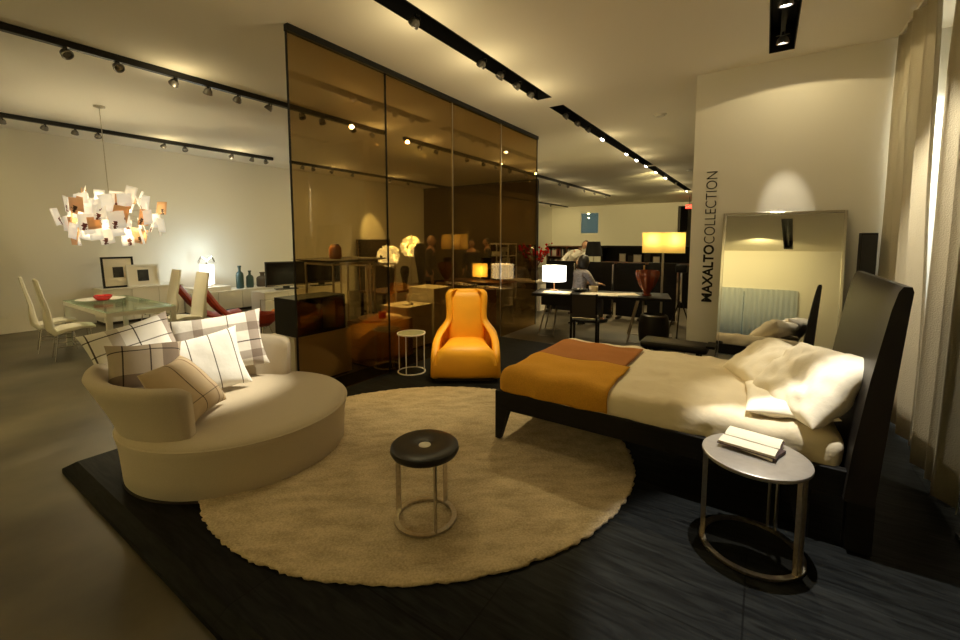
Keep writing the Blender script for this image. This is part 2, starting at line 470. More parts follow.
slot(-.06, .16, -3.9, -.5, 'black recessed light slot near the rear window, seen in the mirror')
struct('wall_left', box(bm_(), XL-.15, XL, YN, YF, 0, H), M['wall'])
bm = bm_()
box(bm, XL, -9.4, YF, YF+.15, 0, H); box(bm, -9.4, -8.24, YF, YF+.15, 0, 2.0); box(bm, -9.4, -8.24, YF, YF+.15, 3.3, H); box(bm, -8.24, -3.95, YF, YF+.15, 0, H)
box(bm, -2.3, XR, YF, YF+.15, 0, H); box(bm, -3.95, -2.3, YF, YF+.15, 3.45, H)
struct('wall_back', bm, M['wall'])
bm = bm_()
box(bm, -3.95, -3.85, YF+.15, YF+2.8, 0, H); box(bm, -2.4, -2.3, YF+.15, YF+2.8, 0, H); box(bm, -3.95, -2.3, YF+2.8, YF+2.9, 0, H)
struct('wall_corridor', bm, M['dark'])
struct('wall_right', box(bm_(), XR, XR+.15, YN, YF, 0, H), M['wall'])
bm = bm_()
wx0, wx1, wz0, wz1 = -2.6, .36, .35, 2.42
box(bm, XL, wx0, YN-.15, YN, 0, H); box(bm, wx1, XR, YN-.15, YN, 0, H); box(bm, wx0, wx1, YN-.15, YN, 0, wz0); box(bm, wx0, wx1, YN-.15, YN, wz1, H)
struct('wall_front', bm, M['wall'])
bm = bm_()
box(bm, -.77, XR, 5.85, 6.0, .08, H)
struct('wall_partition', bm, M['wall'])
# windows
def window(name, x0, x1, z0, z1, y, d=.06):
    bm = bm_(); f = .05
    box(bm, x0, x0+f, y, y+d, z0, z1); box(bm, x1-f, x1, y, y+d, z0, z1); box(bm, x0+f, x1-f, y, y+d, z0, z0+f); box(bm, x0+f, x1-f, y, y+d, z1-f, z1)
    w = struct(name, bm, M['white'])
    obj('pane', box(bm_(), x0+f, x1-f, y+d*.4, y+d*.4+.01, z0+f, z1-f), M['glass_clear'], w, False)
window('window_1', -9.4, -8.24, 2.0, 3.3, YF+.03)
window('window_2', wx0, wx1, wz0, wz1, YN-.10)

# dark timber platform with a bevelled edge
bm = bm_()
pts_t = [(-4.10, .83), (XR, .83), (XR, 5.98), (-4.10, 5.98)]; pts_b = [(-4.17, .76), (XR, .76), (XR, 6.02), (-4.17, 6.02)]
loft(bm, [[(x, y, .002) for x, y in pts_b], [(x, y, .035) for x, y in pts_b], [(x, y, .08) for x, y in pts_t]])
o = struct('floor_platform', bm, M['deck'])

# ceiling roses and detectors
for n, (x, y, r, lab) in enumerate([(-1.47, 7.3, .10, 'larger round cream ceiling disc to the right of the recessed slots'), (-1.9, 13.6, .09, 'small round smoke detector farther back on the ceiling')]):
    t = thing('smoke_detector', lab, 'smoke detector', (x, y, H-.001), 0, 'ceiling detectors')
    obj('base', lathe(bm_(), [(0, 0), (r, 0), (r, -.012), (0, -.012)], 28), M['wall'], t)
    obj('cap', lathe(bm_(), [(0, -.012), (r*.8, -.012), (r*.65, -.035), (0, -.04)], 28), M['wall'], t)
t = thing('wall_outlet', 'small white socket plate low on the left wall', 'wall outlet', (XL+.002, 1.47, .32))
obj('plate', box(bm_(), 0, .012, -.06, .06, -.04, .04, .003), M['white'], t, False)
obj('socket', box(bm_(), .012, .016, -.02, .02, -.02, .02, .002), M['white'], t, False)
t = thing('exit_sign', 'glowing red exit sign hanging in the far right doorway', 'exit sign', (-3.0, 22.0, 3.2))
obj('case', box(bm_(), -.16, .16, -.03, .03, -.09, .09, .01), M['exit'], t, False)
obj('hanger', box(bm_(), -.012, .012, -.012, .012, .09, H-3.2), M['black'], t, False)
cu = bpy.data.curves.new('exit_text', 'FONT'); cu.body = 'EXIT'; cu.size = .15; cu.extrude = .002; cu.align_x = 'CENTER'; cu.align_y = 'CENTER'
tmp = bpy.data.objects.new('tmp', cu); COL.objects.link(tmp); dg = bpy.context.evaluated_depsgraph_get(); dg.update()
me = bpy.data.meshes.new_from_object(tmp.evaluated_get(dg)); bpy.data.objects.remove(tmp)
obj_me('lettering', me, M['white'], t, False, (0, -.034, 0), (PI/2, 0, 0))

# ------------------------------------------------------------------ bronze glass partition
GX = -3.73
gy = [2.38, 3.60, 4.87, 6.20, 7.55]
t = thing('glass_partition', 'tall bronze tinted glass partition of four panels behind the round sofa', 'glass partition', (GX, gy[0], .0))
for k in range(4):
    z0 = .085 if gy[k+1] < 6.1 else .01
    obj('glass_panel', box(bm_(), -.006, .006, gy[k]-gy[0]+.004, gy[k+1]-gy[0]-.004, z0, H-.05), M['bronze_glass'], t, False)
obj('top_rail', box(bm_(), -.03, .03, 0, gy[-1]-gy[0], H-.06, H-.001), M['rail'], t, False)
for k, y in enumerate(gy):
    z0 = .082 if y < 6.03 else .005
    obj('joint_strip', box(bm_(), -.009, .009, y-gy[0]-(.006), y-gy[0]+.006, z0, H-.06), M['wenge'] if k not in (2, 3) else M['steel'], t, False)
t = thing('glass_partition', 'dark bronze glass partition standing crosswise far behind the tall four panel one', 'glass partition', (-8.3, 12.8, 0))
for k in range(3):
    obj('glass_panel', box(bm_(), -2.93+k*1.65, -2.93+(k+1)*1.65-.008, -.006, .006, .01, H-.05), M['bronze_glass_deep'], t, False)
obj('top_rail', box(bm_(), -2.93, 2.03, -.025, .025, H-.05, H-.001), M['rail'], t, False)
obj('end_post', box(bm_(), 2.02, 2.05, -.02, .02, 0, H-.05), M['rail'], t, False)

# ------------------------------------------------------------------ ceiling tracks and spotlights
def rail(x, y0, y1, label):
    tag(obj('light_track', box(bm_(), x-.034, x+.034, y0, y1, H-.070, H-.001, .004), M['rail'], None, False), label, 'light track', 'ceiling light tracks')
XA, XB = -5.86, -9.98
rail(XA, -1.5, 5.63, 'black ceiling track ending behind the bronze glass, nearer of the two at left')
rail(XA, 6.12, 19.2, 'black ceiling track seen through the bronze glass and emerging past its right end')
rail(XB, -1.5, 5.90, 'black ceiling track nearest the left wall, above the white pendant lamp')
rail(XB, 6.35, 12.72, 'black ceiling track by the left wall seen low through the first bronze panels')
rail(XB, 14.5, 24.4, 'short far black ceiling track just right of the bronze glass partition')

def head_parts(root, lit):
    # cup tilted about X by the root's own children
    obj('stem', lathe(bm_(), [(0, 0), (.012, 0), (.012, -.03), (0, -.03)], 10), M['rail'], root)
    h = obj('housing', lathe(bm_(), [(0, .02), (.026, .02), (.044, .0), (.050, -.03), (.054, -.04), (.050, -.05), (.042, -.045), (.040, -.02), (0, -.02)], 20), M['lamp_metal'], root, True, (0, 0, -.058))
    obj('lens', lathe(bm_(), [(0, -.025), (.039, -.025), (.039, -.036), (0, -.038)], 20), M['lit'] if lit else M['lens'], h)
    y = bm_(); bar(y, (-.056, 0, -.026), (.056, 0, -.026), .012, .004); bar(y, (-.056, 0, -.026), (-.056, 0, -.066), .004, .012); bar(y, (.056, 0, -.026), (.056, 0, -.066), .004, .012)
    obj('yoke', y, M['rail'], root, False)
    return h
ORD = ['first', 'second', 'third', 'fourth', 'fifth', 'sixth', 'seventh', 'eighth', 'ninth', 'tenth', 'eleventh', 'twelfth']
def spots(x, z, lst, where, group, own=None):
    for k, (y, lit, tilt) in enumerate(lst):
        r = thing('spotlight', '%s spotlight, %s from the left on the %s' % ('glowing' if lit else 'unlit', ORD[k], where), 'spotlight', (x, y, z), 0, group)
        if own: r['label'] = own[k]
        h = head_parts(r, lit)
        h.rotation_euler = (R_(tilt[0]), R_(tilt[1]), 0)
TC = (-35, 20)   # lens turned towards the viewer
spots(XA, H-.055, [(1.35, 0, (20, -40)), (1.76, 0, (10, -50)), (2.30, 1, (-10, 50)), (2.66, 0, (0, 30)), (3.02, 0, (0, 40)), (3.45, 0, (-20, 30)), (3.95, 0, (0, -30)), (4.30, 0, (0, -20)), (4.90, 0, (0, -30)), (5.35, 1, (-20, 50))], 'near left track', 'spotlights on the near left track')
spots(XB, H-.055, [(1.5, 0, (0, 30)), (1.98, 0, (-10, 35)), (2.35, 0, (0, 30)), (2.65, 0, (0, -30)), (3.66, 1, (-10, 45)), (4.02, 0, (0, -30)), (4.95, 1, (-10, 50)), (5.40, 0, (0, 30)), (5.72, 0, (0, -30))], 'wall-side left track', 'spotlights on the wall-side left track')
spots(XB, H-.055, [(6.7, 0, (0, 30)), (7.0, 0, (0, -30)), (7.6, 1, (-10, 50)), (8.3, 0, (0, 30)), (9.8, 1, (-10, 50)), (10.6, 0, (0, 20)), (12.2, 1, (-10, 50))], 'wall-side track behind glass', 'spotlights on the wall-side track behind glass')
spots(XA, H-.055, [(6.6, 1, (-10, 50)), (7.1, 0, (0, 30)), (8.2, 0, (0, -20)), (8.9, 0, (0, -20)), (9.5, 1, (-10, 50)), (10.2, 0, (0, -30)), (11.2, 1, (-10, 40)), (13.6, 0, (0, 30)), (14.3, 0, (0, -30)), (16.0, 1, (-10, 50)), (17.2, 1, (-10, 50)), (18.6, 0, (0, 30))], 'long track crossing the glass end', 'spotlights on the long track crossing the glass end')
spots(XB, H-.055, [(17, 1, (-10, 50)), (19.5, 0, (0, 30)), (22, 1, (-10, 50))], 'short far track', 'spotlights on the short far track')
XC = -2.66
spots(XC, H+.02, [(2.95, 0, (0, 50)), (4.02, 0, (10, 45)), (4.42, 0, (-15, 30)), (4.82, 0, (-15, 40)), (5.2, 0, (10, 45))], 'recessed slot above the rug', 'spotlights in the slot above the rug')
spots(XC, H+.02, [(6.4, 0, (0, 50)), (6.9, 0, (10, 45)), (7.4, 0, (0, 45)), (8.2, 1, (-30, 20)), (9.9, 1, (-30, 20)), (10.8, 1, (-30, 20)), (11.8, 1, (-20, 20))], 'second recessed slot', 'spotlights in the second slot')
spots(XC, H+.02, [(13.0, 1, (-20, 20)), (14.4, 1, (-30, 20)), (16.2, 0, (0, 30)), (18.8, 1, (-20, 20))], 'farthest recessed slot', 'spotlights in the farthest slot')
spots(.05, H+.02, [(4.36, 1, (10, 0)), (5.16, 1, (10, 0))], '', 'spotlights in the short slot', ['glowing spotlight at the top edge of the photo in the short ceiling slot', 'glowing spotlight at the lower end of the short slot, nearest the lettered wall'])

# ------------------------------------------------------------------ round shaggy rug
def rug():
    bm = bm_(); nr, na = 120, 420; R = 1.40
    rings = []
    c = bm.verts.new((0, 0, .022))
    for i in range(1, nr+1):
        ring = []
        for k in range(na):
            a = 2*PI*k/na; r = R*i/nr
            if i == nr: r += .012*noise.noise(Vector((math.cos(a)*30, math.sin(a)*30, 0)))+random.uniform(-.008, .008)
            x, y = r*math.cos(a), r*math.sin(a)
            z = .022+.005*noise.noise(Vector((x*40, y*40, 1)))+.004*noise.noise(Vector((x*7, y*7, 4)))+random.uniform(-.004, .004)
            if i >= nr-1: z *= .75
            ring.append(bm.verts.new((x, y, z)))
        rings.append(ring)
    bott = [bm.verts.new((v.co.x*.997, v.co.y*.997, .001)) for v in rings[-1]]
    for k in range(na):
        bm.faces.new((c, rings[0][k], rings[0][(k+1) % na]))
    for A, B in zip(rings+[], rings[1:]+[bott]):
        for k in range(na): bm.faces.new((A[k], B[k], B[(k+1) % na], A[(k+1) % na]))
    return bm
rg_ = obj('round_rug', rug(), M['rug'], None, True, (-2.10, 2.414, .08), (0, 0, R_(37.5)), angle=180); rg_.scale = (1.10, .95, 1)
tag(rg_, 'large round beige shaggy rug on the dark timber platform', 'rug')
ZR = .109

# ------------------------------------------------------------------ round sofa
SX, SY = -3.32, 1.64
t = thing('round_sofa', 'round beige sofa with a curved wrap-around back on the platform corner', 'sofa', (SX, SY, .08))
def sx_(a, r):   # slightly oval plan, long axis across the back
    return r
prof = [(0, .0), (.72, .0), (.738, .015), (.745, .12), (.755, .25), (.765, .30), (.770, .325), (.765, .345), (.745, .365), (.68, .378), (.5, .388), (.25, .392), (0, .393)]
obj('seat', lathe(bm_(), prof, 96), M['fabric'], t, angle=60)
obj('plinth_band', lathe(bm_(), [(.67, .0), (.744, .0), (.744, .012), (.67, .012)], 96, closed=True), M['dark'], t)
sm = bm_()
tube(sm, [(.768*math.cos(2*PI*k/90), .768*math.sin(2*PI*k/90), .336) for k in range(90)], .006, 6, closed=True)
obj('seat_piping', sm, M['fabric'], t)
def backrest():
    bm = bm_(); loops = []
    a0, a1 = R_(117), R_(307); n = 60
    for i in range(n+1):
        s = i/n; a = a0+(a1-a0)*s; e = math.sin(PI*s)**.55
        rb = .66+.10*e; rt = .68+.27*e; zb = .335; zt = .69+.05*e
        th = .11
        ee = min(1, min(s, 1-s)/.025)**.5; th *= .55+.45*ee; zt2 = zt-.03*(1-ee)
        L = []
        for (u, v) in ((0, 0), (.25, -.03), (.75, -.03), (1, 0), (1.04, .25), (1.04, .5), (1.02, .8), (.97, .95), (.8, 1.0), (.5, 1.02), (.2, 1.0), (.03, .95), (-.02, .8), (-.04, .5), (-.04, .25)):
            z = zb+(zt2-zb)*v; r = rb+(rt-rb)*max(0, min(1, v))**1.3-th*(1-u)
            L.append((r*math.cos(a), r*math.sin(a), z))
        loops.append(L)
    return loft(bm, loops)
obj('backrest', backrest(), M['fabric'], t, angle=70)
bm = bm_()
for a in (150, 210, 270):
    a = R_(a); bar(bm, (.66*math.cos(a), .66*math.sin(a), .25), (.66*math.cos(a), .66*math.sin(a), .36), .05)
obj('back_support', bm, M['dark'], t, False)

dk = (.17, .13, .11); md = (.42, .36, .33); ln = (.10, .08, .07)
M['plaid'] = stripes('cream_plaid', (.86, .83, .78), [(-.24, .008, ln, 1), (.02, .008, ln, 1), (.25, .085, md, .9), (-.10, .07, md, .55)], [(.17, .008, ln, 1), (-.13, .07, md, .75), (.05, .008, ln, .9)])
M['plaid_b'] = stripes('cream_plaid_wide', (.86, .83, .78), [(.27, .085, md, .95), (-.14, .07, md, .75), (.08, .007, ln, 1), (-.32, .01, ln, 1)], [(.10, .075, md, .75), (-.15, .07, md, .75), (-.03, .01, ln, 1)])
M['stripe'] = stripes('white_striped', (.88, .87, .85), [(-.22, .007, ln, 1), (-.06, .007, ln, 1), (.09, .007, ln, 1), (.24, .007, ln, 1)], [])
M['taupe_plaid'] = stripes('taupe_plaid', (.40, .33, .25), [(-.13, .008, ln, 1), (.14, .10, (.45, .4, .38), 1), (.02, .008, ln, 1)], [(.12, .008, ln, 1), (-.10, .09, (.45, .4, .38), 1)])
M['tan_stripe'] = stripes('tan_striped', (.60, .47, .31), [(-.07, .008, ln, 1), (.10, .012, (.45, .36, .3), 1), (.16, .008, ln, .8)], [(-.12, .006, ln, .7)])
G = 'scatter pillows on the round sofa'
pillow('throw_pillow', .56, .48, .17, (-3.90, 1.17, .85), -4, 22, 12, M['plaid'], 'cream plaid pillow at the back left of the round sofa', group=G, seed=1)
pillow('throw_pillow', .72, .52, .17, (-3.92, 1.76, .79), -24, 20, 5, M['plaid_b'], 'wide cream plaid pillow at the back right of the round sofa', group=G, seed=2)
pillow('throw_pillow', .62, .50, .16, (-3.68, 1.51, .70), -18, 24, 9, M['stripe'], 'bright white pillow with thin dark stripes in the middle of the sofa', group=G, seed=3)
pillow('throw_pillow', .44, .40, .16, (-3.56, 1.11, .79), -8, 34, -6, M['taupe_plaid'], 'dark taupe plaid pillow at the front left against the sofa back', group=G, seed=4)
pillow('throw_pillow', .46, .46, .17, (-3.25, 1.23, .68), 41, 42, 0, M['tan_stripe'], 'tan striped pillow tilted at the front of the sofa pillows', group=G, seed=5)

# ------------------------------------------------------------------ black stool
t = thing('low_stool', 'low round stool with black top and metal ring base on the rug', 'stool', (-1.545, 1.745, ZR))
lt = [(0, .425), (.03, .425), (.034, .430), (.05, .437), (.12, .442), (.175, .440), (.19, .430), (.194, .412), (.185, .394), (.15, .388), (0, .388)]
obj('seat', lathe(bm_(), lt, 64), M['mat_black_seat'], t)
obj('inlay', lathe(bm_(), [(0, .424), (.034, .424), (.034, .4315), (0, .4325)], 32), M['white_inlay'], t)
obj('ring_base', flat_ring(bm_(), .152, .178, 0, .012), M['steel'], t)
for a in (200, 330, 85):
    a = R_(a); p = (.165*math.cos(a), .165*math.sin(a))
    b = bm_(); bar(b, (*p, .006), (*p, .392), .010, .030, up=(math.cos(a), math.sin(a), 0)); obj('leg', b, M['steel'], t, False)

# ------------------------------------------------------------------ side table with book
t = thing('side_table', 'round grey topped side table on ring base beside the bed', 'side table', (.012, 2.545, .09))
obj('tabletop', lathe(bm_(), [(0, .475), (.232, .475), (.242, .482), (.244, .490), (.242, .498), (.235, .502), (0, .502)], 72), M['grey_top'], t, angle=30)
obj('ring_base', flat_ring(bm_(), .212, .240, -.008, .006), M['steel'], t)
for a in (188, 330, 65):
    for da in (-5, 5):
        aa = R_(a+da); p = (.225*math.cos(aa), .225*math.sin(aa))
        b = bm_(); bar(b, (*p, .006), (*p, .478), .008, .022, up=(math.cos(aa), math.sin(aa), 0)); obj('leg', b, M['steel'], t, False)
zt = .5925
t = thing('open_book', 'open hardback book with cream pages on the round side table', 'book', (-.01, 2.625, zt+.0205), R_(-10)); t.scale = (1.10, 1.42, .8)
cv = bm_(); box(cv, -.12, .12, -.088, .088, 0, .004); obj('cover', cv, M['book_dark'], t, False)
for s in (-1, 1):
    bm = bm_(); loops = []
    for i in range(9):
        u = i/8; h = .004+.020*math.sin(PI*min(1, (1-u)*.62+.38))**.6*(1-.45*u) if True else 0
        yy = s*(.004+.080*u)
        loops.append([(-.115, yy, .004), (.115, yy, .004), (.115, yy, .004+h), (-.115, yy, .004+h)])
    obj('page_block', loft(bm, loops), M['printed'], t, False)
t = thing('closed_book', 'slim dark closed book lying under the open book', 'book', (.005, 2.60, zt), R_(-22))
obj('cover', box(bm_(), -.11, .12, -.075, .075, 0, .020, .002), M['book_dark'], t, False)
obj('page_block', box(bm_(), -.114, .116, -.076, .072, .004, .016), M['paper'], t, False)

# ------------------------------------------------------------------ bed
BX0, BX1, BY0, BY1 = -1.73, .50, 2.80, 4.24
RT, MT = .50, .665       # rail top, mattress top
t = thing('double_bed', 'large double bed with dark wood frame and tall black leather headboard', 'bed', (BX0, BY0, .0))
L = BX1-BX0; W = BY1-BY0
def leg(x, y, z0, sx, sy):
    b = bm_()
    loft(b, [[(x-.022, y-.022, z0), (x+.022, y-.022, z0), (x+.022, y+.022, z0), (x-.022, y+.022, z0)],
             [(min(x-.022*sx, x+.09*sx), min(y-.022*sy, y+.05*sy), .36), (max(x-.022*sx, x+.09*sx), min(y-.022*sy, y+.05*sy), .36), (max(x-.022*sx, x+.09*sx), max(y-.022*sy, y+.05*sy), .36), (min(x-.022*sx, x+.09*sx), max(y-.022*sy, y+.05*sy), .36)]]); return b
for (x, y, a_, b_) in ((.024, .024, 1, 1), (.024, W-.024, 1, -1), (L-.25, .024, -1, 1), (L-.25, W-.024, -1, -1)):
    obj('leg', leg(x, y, ZR if (x < 1) else .082, a_, b_), M['wenge'], t, False)
obj('side_rail', box(bm_(), .0, L, .0, .05, .355, RT, .006), M['wenge'], t, False)
obj('side_rail', box(bm_(), .0, L, W-.05, W, .355, RT, .006), M['wenge'], t, False)
obj('foot_rail', box(bm_(), .0, .05, .05, W-.05, .355, RT, .006), M['wenge'], t, False)
obj('slat_base', box(bm_(), .05, L-.01, .05, W-.05, .40, .44), M['wenge'], t, False)
def headboard():
    bm = bm_(); loops = []
    y0, y1 = -.04, W-.26
    secs = [(L-.10, L+.02, .36), (L-.08, L+.035, .62), (L-.035, L+.06, 1.0), (L+.02, L+.085, 1.36), (L+.04, L+.092, 1.45), (L+.055, L+.085, 1.475)]
    for xf, xb, z in secs:
        k = 10; Lp = []
        for i in range(k+1): Lp.append((xf, y0+(y1-y0)*i/k, z))
        for i in range(k+1): Lp.append((xb, y1-(y1-y0)*i/k, z))
        loops.append(Lp)
    loft(bm, loops)
    return bm
obj('headboard', headboard(), M['leather_black'], t, True, angle=50)
for y in (.0, W-.36):
    b = bm_(); box(b, L-.08, L+.03, y, y+.09, .082, .36); obj('headboard_foot', b, M['wenge'], t, False)

MX1 = BX1-.095
mb = softbox(bm_(), BX0+.03, MX1, BY0+.015, BY1-.015, .445, MT, .085, (90, 70, 12), .020, 4.6, 3)
tag(obj('mattress', mb, M['sheet'], None, True, angle=180), 'mattress dressed in cream cotton bedding on the double bed', 'mattress')
def blanket(y0, y1, x1, side, off):
    """throw draped across the foot end, following the rounded mattress"""
    bm = bm_(); r = .085; zt = MT; xs0 = BX0+.03; ys0 = BY0+.015
    prof = [(xs0, zt-.155+k*.02) for k in range(4)]
    for k in range(8):
        a = PI/2*k/7; prof.append((xs0+r-r*math.cos(a), zt-r+r*math.sin(a)))
    nx = 26
    for k in range(1, nx+1): prof.append((xs0+r+(x1-xs0-r)*k/nx, zt))
    ny = 34; ypath = []
    if side:
        for k in range(5): ypath.append((ys0, -(.155-k*.016)))
        for k in range(7):
            a = PI/2*(k+1)/7; ypath.append((ys0+r-r*math.cos(a), -(r-r*math.sin(a))))
        for k in range(1, ny+1): ypath.append((ys0+r+(y1-ys0-r)*k/ny, 0))
    else:
        for k in range(ny+1): ypath.append((y0+(y1-y0)*k/ny, 0))
    vg = []
    for (x, z) in prof:
        row = []
        for (y, dz) in ypath:
            zz = min(z, zt+dz); p = Vector((x, y, zz))
            q = Vector((max(xs0+r, x), max(ys0+r, min(BY1-.015-r, y)), min(zz, zt-r)))
            d = p-q
            if d.length > r*1.01: d = d.normalized()*r; p = q+d
            n = d.normalized() if d.length > 1e-6 else Vector((0, 0, 1))
            lo = max(0, min(1, (zt-.02-zz)*8))
            fold = .007*noise.noise(Vector((x*5, y*5, zz*5)))+.016*lo*noise.noise(Vector((x*13, y*2, 7)))
            row.append(bm.verts.new(p+n*(off+fold+.020*noise.noise(p*4.6+Vector((3, 6, 0))))))
        vg.append(row)
    for i in range(len(vg)-1):
        for j in range(len(vg[0])-1):
            bm.faces.new((vg[i][j], vg[i+1][j], vg[i+1][j+1], vg[i][j+1]))
    return bm
t = thing('bed_throw', 'two tone ochre and rust wool throw folded across the foot of the bed', 'blanket', (0, 0, 0))
o = obj('ochre_panel', blanket(None, 3.40, -.84, True, .014), M['ochre'], t, angle=180); md_ = o.modifiers.new('thick', 'SOLIDIFY'); md_.thickness = .007; md_.offset = 1
o = obj('rust_panel', blanket(3.40, 4.02, -.88, False, .014), M['brown'], t, angle=180); md_ = o.modifiers.new('thick', 'SOLIDIFY'); md_.thickness = .007; md_.offset = 1
G = 'pillows at the head of the bed'
pillow('bed_pillow', .66, .50, .21, (.25, 3.16, .85), 204, 44, 6, M['pillowcase'], 'crumpled white pillow nearest the camera against the headboard', group=G, seed=11, wr=.034, pinch=.05)
pillow('bed_pillow', .64, .46, .21, (.06, 3.72, .785), 200, 58, 4, M['pillowcase'], 'cream pillow on the far side of the bed', group=G, seed=12, wr=.026, pinch=.05)
pillow('bed_pillow', .60, .44, .10, (.16, 3.18, .715), 182, 86, 0, M['pillowcase'], 'flat pillow lying under the crumpled white pillow', group=G, seed=13, wr=.016, pinch=.05)

# ------------------------------------------------------------------ orange lounge chair
def lounge():
    t = thing('lounge_chair', 'orange leather high backed lounge chair facing the rug', 'armchair', (-2.96, 4.12, .08), R_(34.5))
    # local: -Y is the front, X is the width
    def sm(a, b, v):
        k = max(0, min(1, (v-a)/(b-a))); return k*k*(3-2*k)
    def U(z):
        w = .405-.012*z/.4 - .130*sm(.40, .64, z) + .022*sm(.66, .98, z)
        fr = -.37+.50*sm(.26, .62, z)+.17*sm(.52, .78, z)
        return w, fr, .34+.12*z/.98
    bm = bm_(); loops = []
    zs = [.035, .05, .10, .2, .28, .32, .36, .40, .44, .48, .52, .56, .60, .64, .70, .76, .83, .90, .94, .965, .98]
    for z in zs:
        w, fr, bk = U(z)
        sh = (z-.93)*.9 if z > .93 else 0
        if z < .05: sh = .012
        ti = .085; bt = .17-.03*z; ow = w-sh; half = []
        iw = max(.10, ow-ti); ib = bk-bt+sh*.4; mid = (ow+iw)/2; rr = (ow-iw)/2
        # right half: from the inner back centre round the arm front to the outer back centre
        for k in range(6): half.append(((iw-.05)*k/5.0, ib))
        for k in range(1, 5):
            a = PI/2-PI/2*k/4; half.append((iw-.05+.05*math.cos(a), ib-.05+.05*math.sin(a)))
        f0 = min(fr+rr+sh, ib-.06)
        for k in range(1, 6): half.append((iw, ib-.05+(f0-ib+.05)*k/5))
        for k in range(1, 7):
            a = PI+PI*k/7; half.append((mid+rr*math.cos(a), f0+rr*math.sin(a)))
        for k in range(0, 7): half.append((ow, f0+(bk-.12-sh-f0)*k/6))
        for k in range(1, 7):
            a = PI/2*k/6; half.append((ow-.12+.12*math.cos(a), bk-.12-sh+.12*math.sin(a)))
        for k in range(1, 6): half.append(((ow-.12)*(1-k/5.0), bk-sh))
        Lp = [(x, y, z) for x, y in half]+[(-x, y, z) for x, y in reversed(half[1:-1])]
        loops.append(Lp)
    loft(bm, loops)
    obj('shell', bm, M['orange'], t, True, angle=75)
    bm = bm_(); loops = []
    n = 26
    for i in range(n+1):
        u = -1+2*i/n; e = (1-abs(u)**4.5)**.5 if abs(u) < 1 else 0
        x = .352*u; top = .26+.155*e; f = -.40-.03*(1-u*u)
        Lp = [(x*.92, .20, .05), (x, f+.03, .05), (x, f+.005, .09), (x, f-.004, .20), (x, f+.004, top-.11), (x, f+.03, top-.045), (x, f+.085, top-.008), (x*.9, f+.17, top), (x*.8, -.06, top+.004), (x*.75, .20, top-.02)]
        loops.append(Lp)
    loft(bm, loops)
    obj('seat_cushion', bm, M['orange'], t, True, angle=70)
    bm = bm_(); loops = []
    for i in range(21):
        u = -1+2*i/20; e = (1-abs(u)**3)**.6 if abs(u) < 1 else 0
        x = .235*u
        Lp = [(x*s_, y0-.05*e, z) for z, y0, s_ in ((.36, .20, .95), (.5, .205, 1), (.65, .235, 1.0), (.8, .275, 1.03), (.88, .30, 1.05), (.935, .325, 1.04), (.96, .36, 1.02))]
        Lp += [(x, .41, .955), (x, .33, .36)]
        loops.append(Lp)
    loft(bm, loops)
    obj('back_cushion', bm, M['orange'], t, True, angle=80)
    obj('base', box(bm_(), -.36, .36, -.34, .40, 0, .04), M['dark'], t, False)
lounge()

# ------------------------------------------------------------------ leaning mirror
mw, mh = 1.12, 1.93
t = thing('floor_mirror', 'large silver framed mirror leaning on the white lettered wall', 'mirror', (.135, 5.60, .082), rot=(-R_(6.6), 0, -R_(1.6)))
f = .028
bm = bm_(); box(bm, -mw/2, -mw/2+f, -.02, .02, 0, mh, .003); obj('frame_side', bm, M['chrome'], t, False)
bm = bm_(); box(bm, mw/2-f, mw/2, -.02, .02, 0, mh, .003); obj('frame_side', bm, M['chrome'], t, False)
bm = bm_(); box(bm, -mw/2+f, mw/2-f, -.02, .02, mh-f, mh, .003); obj('frame_top', bm, M['chrome'], t, False)
bm = bm_(); box(bm, -mw/2+f, mw/2-f, -.02, .02, 0, f, .003); obj('frame_bottom', bm, M['chrome'], t, False)
obj('mirror_glass', box(bm_(), -mw/2+f, mw/2-f, -.006, .006, f, mh-f), M['mirror'], t, False)

# ------------------------------------------------------------------ wall lettering
def text_mesh(body, size, off=0.0):
    cu = bpy.data.curves.new('t', 'FONT'); cu.body = body; cu.size = size; cu.extrude = .003; cu.offset = off
    tmp = bpy.data.objects.new('tmp', cu); COL.objects.link(tmp); dg = bpy.context.evaluated_depsgraph_get(); dg.update()
    me = bpy.data.meshes.new_from_object(tmp.evaluated_get(dg)); bpy.data.objects.remove(tmp); return me
def fit(me, w, h, x0=0):
    xs = [v.co.x for v in me.vertices]; ys = [v.co.y for v in me.vertices]
    sx = w/(max(xs)-min(xs)); sy = h/(max(ys)-min(ys)); mx, my = min(xs), min(ys)
    for v in me.vertices: v.co.x = (v.co.x-mx)*sx+x0; v.co.y = (v.co.y-my)*sy
t = thing('wall_lettering', 'dark lettering MAXALTO COLLECTION running up the white wall', 'lettering', (-.505, 5.846, .93))
me = text_mesh('MAXALTO', .14, .004); fit(me, .70, .115)
obj_me('bold_word', me, M['black'], t, False, (0, 0, 0), (PI/2, -PI/2, 0))
me = text_mesh('COLLECTION', .14, -.0015); fit(me, .86, .115, .715)
obj_me('light_word', me, M['black'], t, False, (0, 0, 0), (PI/2, -PI/2, 0))

